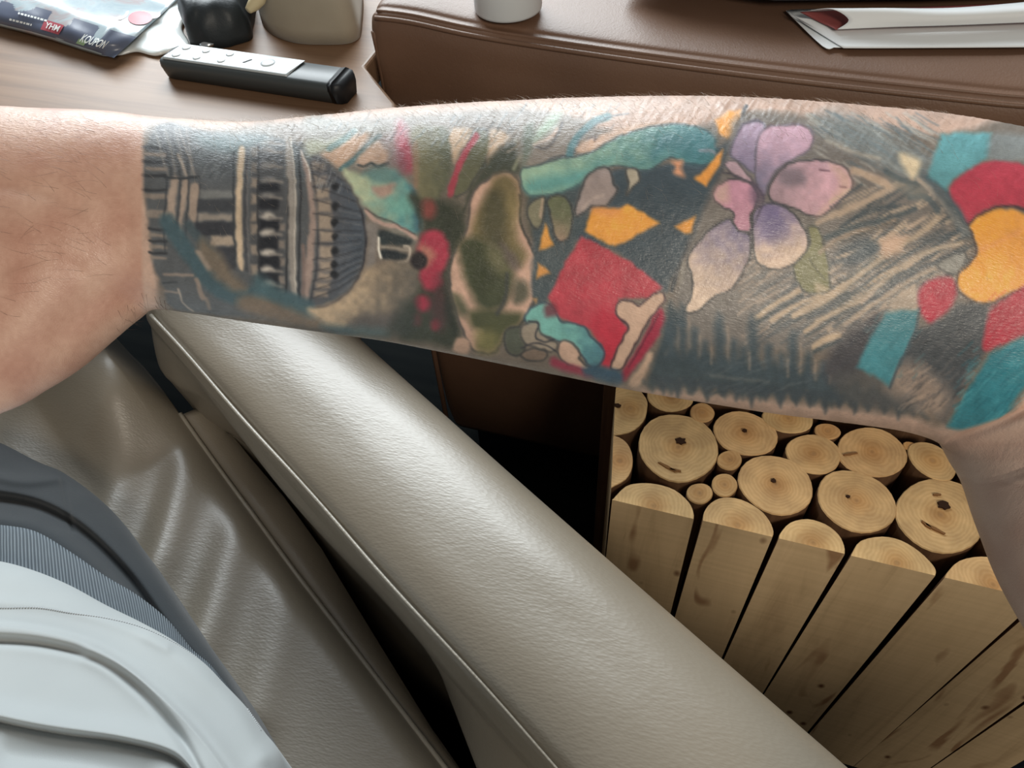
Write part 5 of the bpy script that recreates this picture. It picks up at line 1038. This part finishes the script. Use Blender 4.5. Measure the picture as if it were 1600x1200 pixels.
# hem stitching
st = []
Ec = catmull([(-40, 948), (0, 950), (60, 950), (110, 958), (165, 966), (220, 980), (270, 1003), (312, 1030), (352, 1064), (385, 1105), (408, 1142)], 14)
from mathutils.bvhtree import BVHTree
bv = BVHTree.FromPolygons([tuple(v.co+so.location+pe.location) for v in so.data.vertices], [tuple(p.vertices) for p in so.data.polygons])
pts = []
for x, y in Ec:
    d = ray(x, y); h = bv.ray_cast(Vector(C), Vector(d)); pts.append(np.array(h[0]) if h[0] else None)
parts = []
for i in range(0, len(pts)-1):
    if pts[i] is not None and pts[i+1] is not None: parts.append(tube([pts[i]+(pts[i+1]-pts[i])*.1+[0, 0, .0003], pts[i]+(pts[i+1]-pts[i])*.7+[0, 0, .0003]], .00045, 5))
V, f = merge(parts); mesh('hem_stitching', V, f, newmat('white_thread', L4((176, 180, 182)), .8, .2), so)['kind'] = 'stuff'
# sleeve around the shoulder end of the arm and the chest, outside the picture
sl = []
for k, t in enumerate(np.linspace(0, 1, 24)):
    i = int(n_st*.985-t*n_st*.012) if False else min(n_st-1, int(np.searchsorted(ts, 1960+130*t))); c = cen[i]; r = a_[i]*(1.16+.03*math.sin(t*20))
    sl.append([c+A_[i]*r*math.cos(p)+Nn[i]*r*math.sin(p) for p in np.arange(40)/40*2*math.pi])
c_end = np.mean(sl[-1], 0)
for k, t in enumerate(np.linspace(.1, 1, 16)): sl.append([c_end+(np.array(p)-c_end)*(1+.25*t)+np.array([.04, -.16, -.02])*t for p in sl[23]])
V, f = loft(sl, True, False); slv = mesh('sleeve', V, f, M_shirt, pe); s = slv.modifiers.new('s', 'SOLIDIFY'); s.thickness = .002

# torso of the shirt, reclining behind and below the camera
tr = []
for c, rx, rz in (((-.66, -.16, .56), .10, .07), ((-.60, -.18, .60), .17, .12), ((-.42, -.22, .64), .18, .14), ((-.22, -.30, .72), .18, .14), ((-.02, -.36, .84), .19, .13), ((.12, -.40, .98), .20, .11), ((.18, -.42, 1.06), .12, .08), ((.20, -.42, 1.10), .07, .06)):
    tr.append([np.array(c)+np.array([.35*math.cos(p)*rx, .94*math.cos(p)*rx, 0])+np.array([-.55*math.sin(p)*rz, .1*math.sin(p)*rz, .8*math.sin(p)*rz]) for p in np.arange(40)/40*2*math.pi])
tr = np.array(tr)+np.array([0, .08, .0]); tr = np.array([catmull(tr[:, j], 6) for j in range(40)]).transpose(1, 0, 2)
V, f = loft(list(tr), True, True); fixn(mesh('shirt_chest', V, f, M_shirt, pe))

V, f = tube(catmull([(-.62, .10, .545), (-.74, .19, .575), (-.92, .30, .60), (-1.06, .38, .58), (-1.12, .40, .48), (-1.14, .41, .25), (-1.14, .41, .0)], 8), np.interp(np.linspace(0, 1, 49), [0, .15, .5, .6, 1], [.07, .088, .082, .075, .055]), 36)
mesh('trouser_leg', V, f, M_trouser, pe)
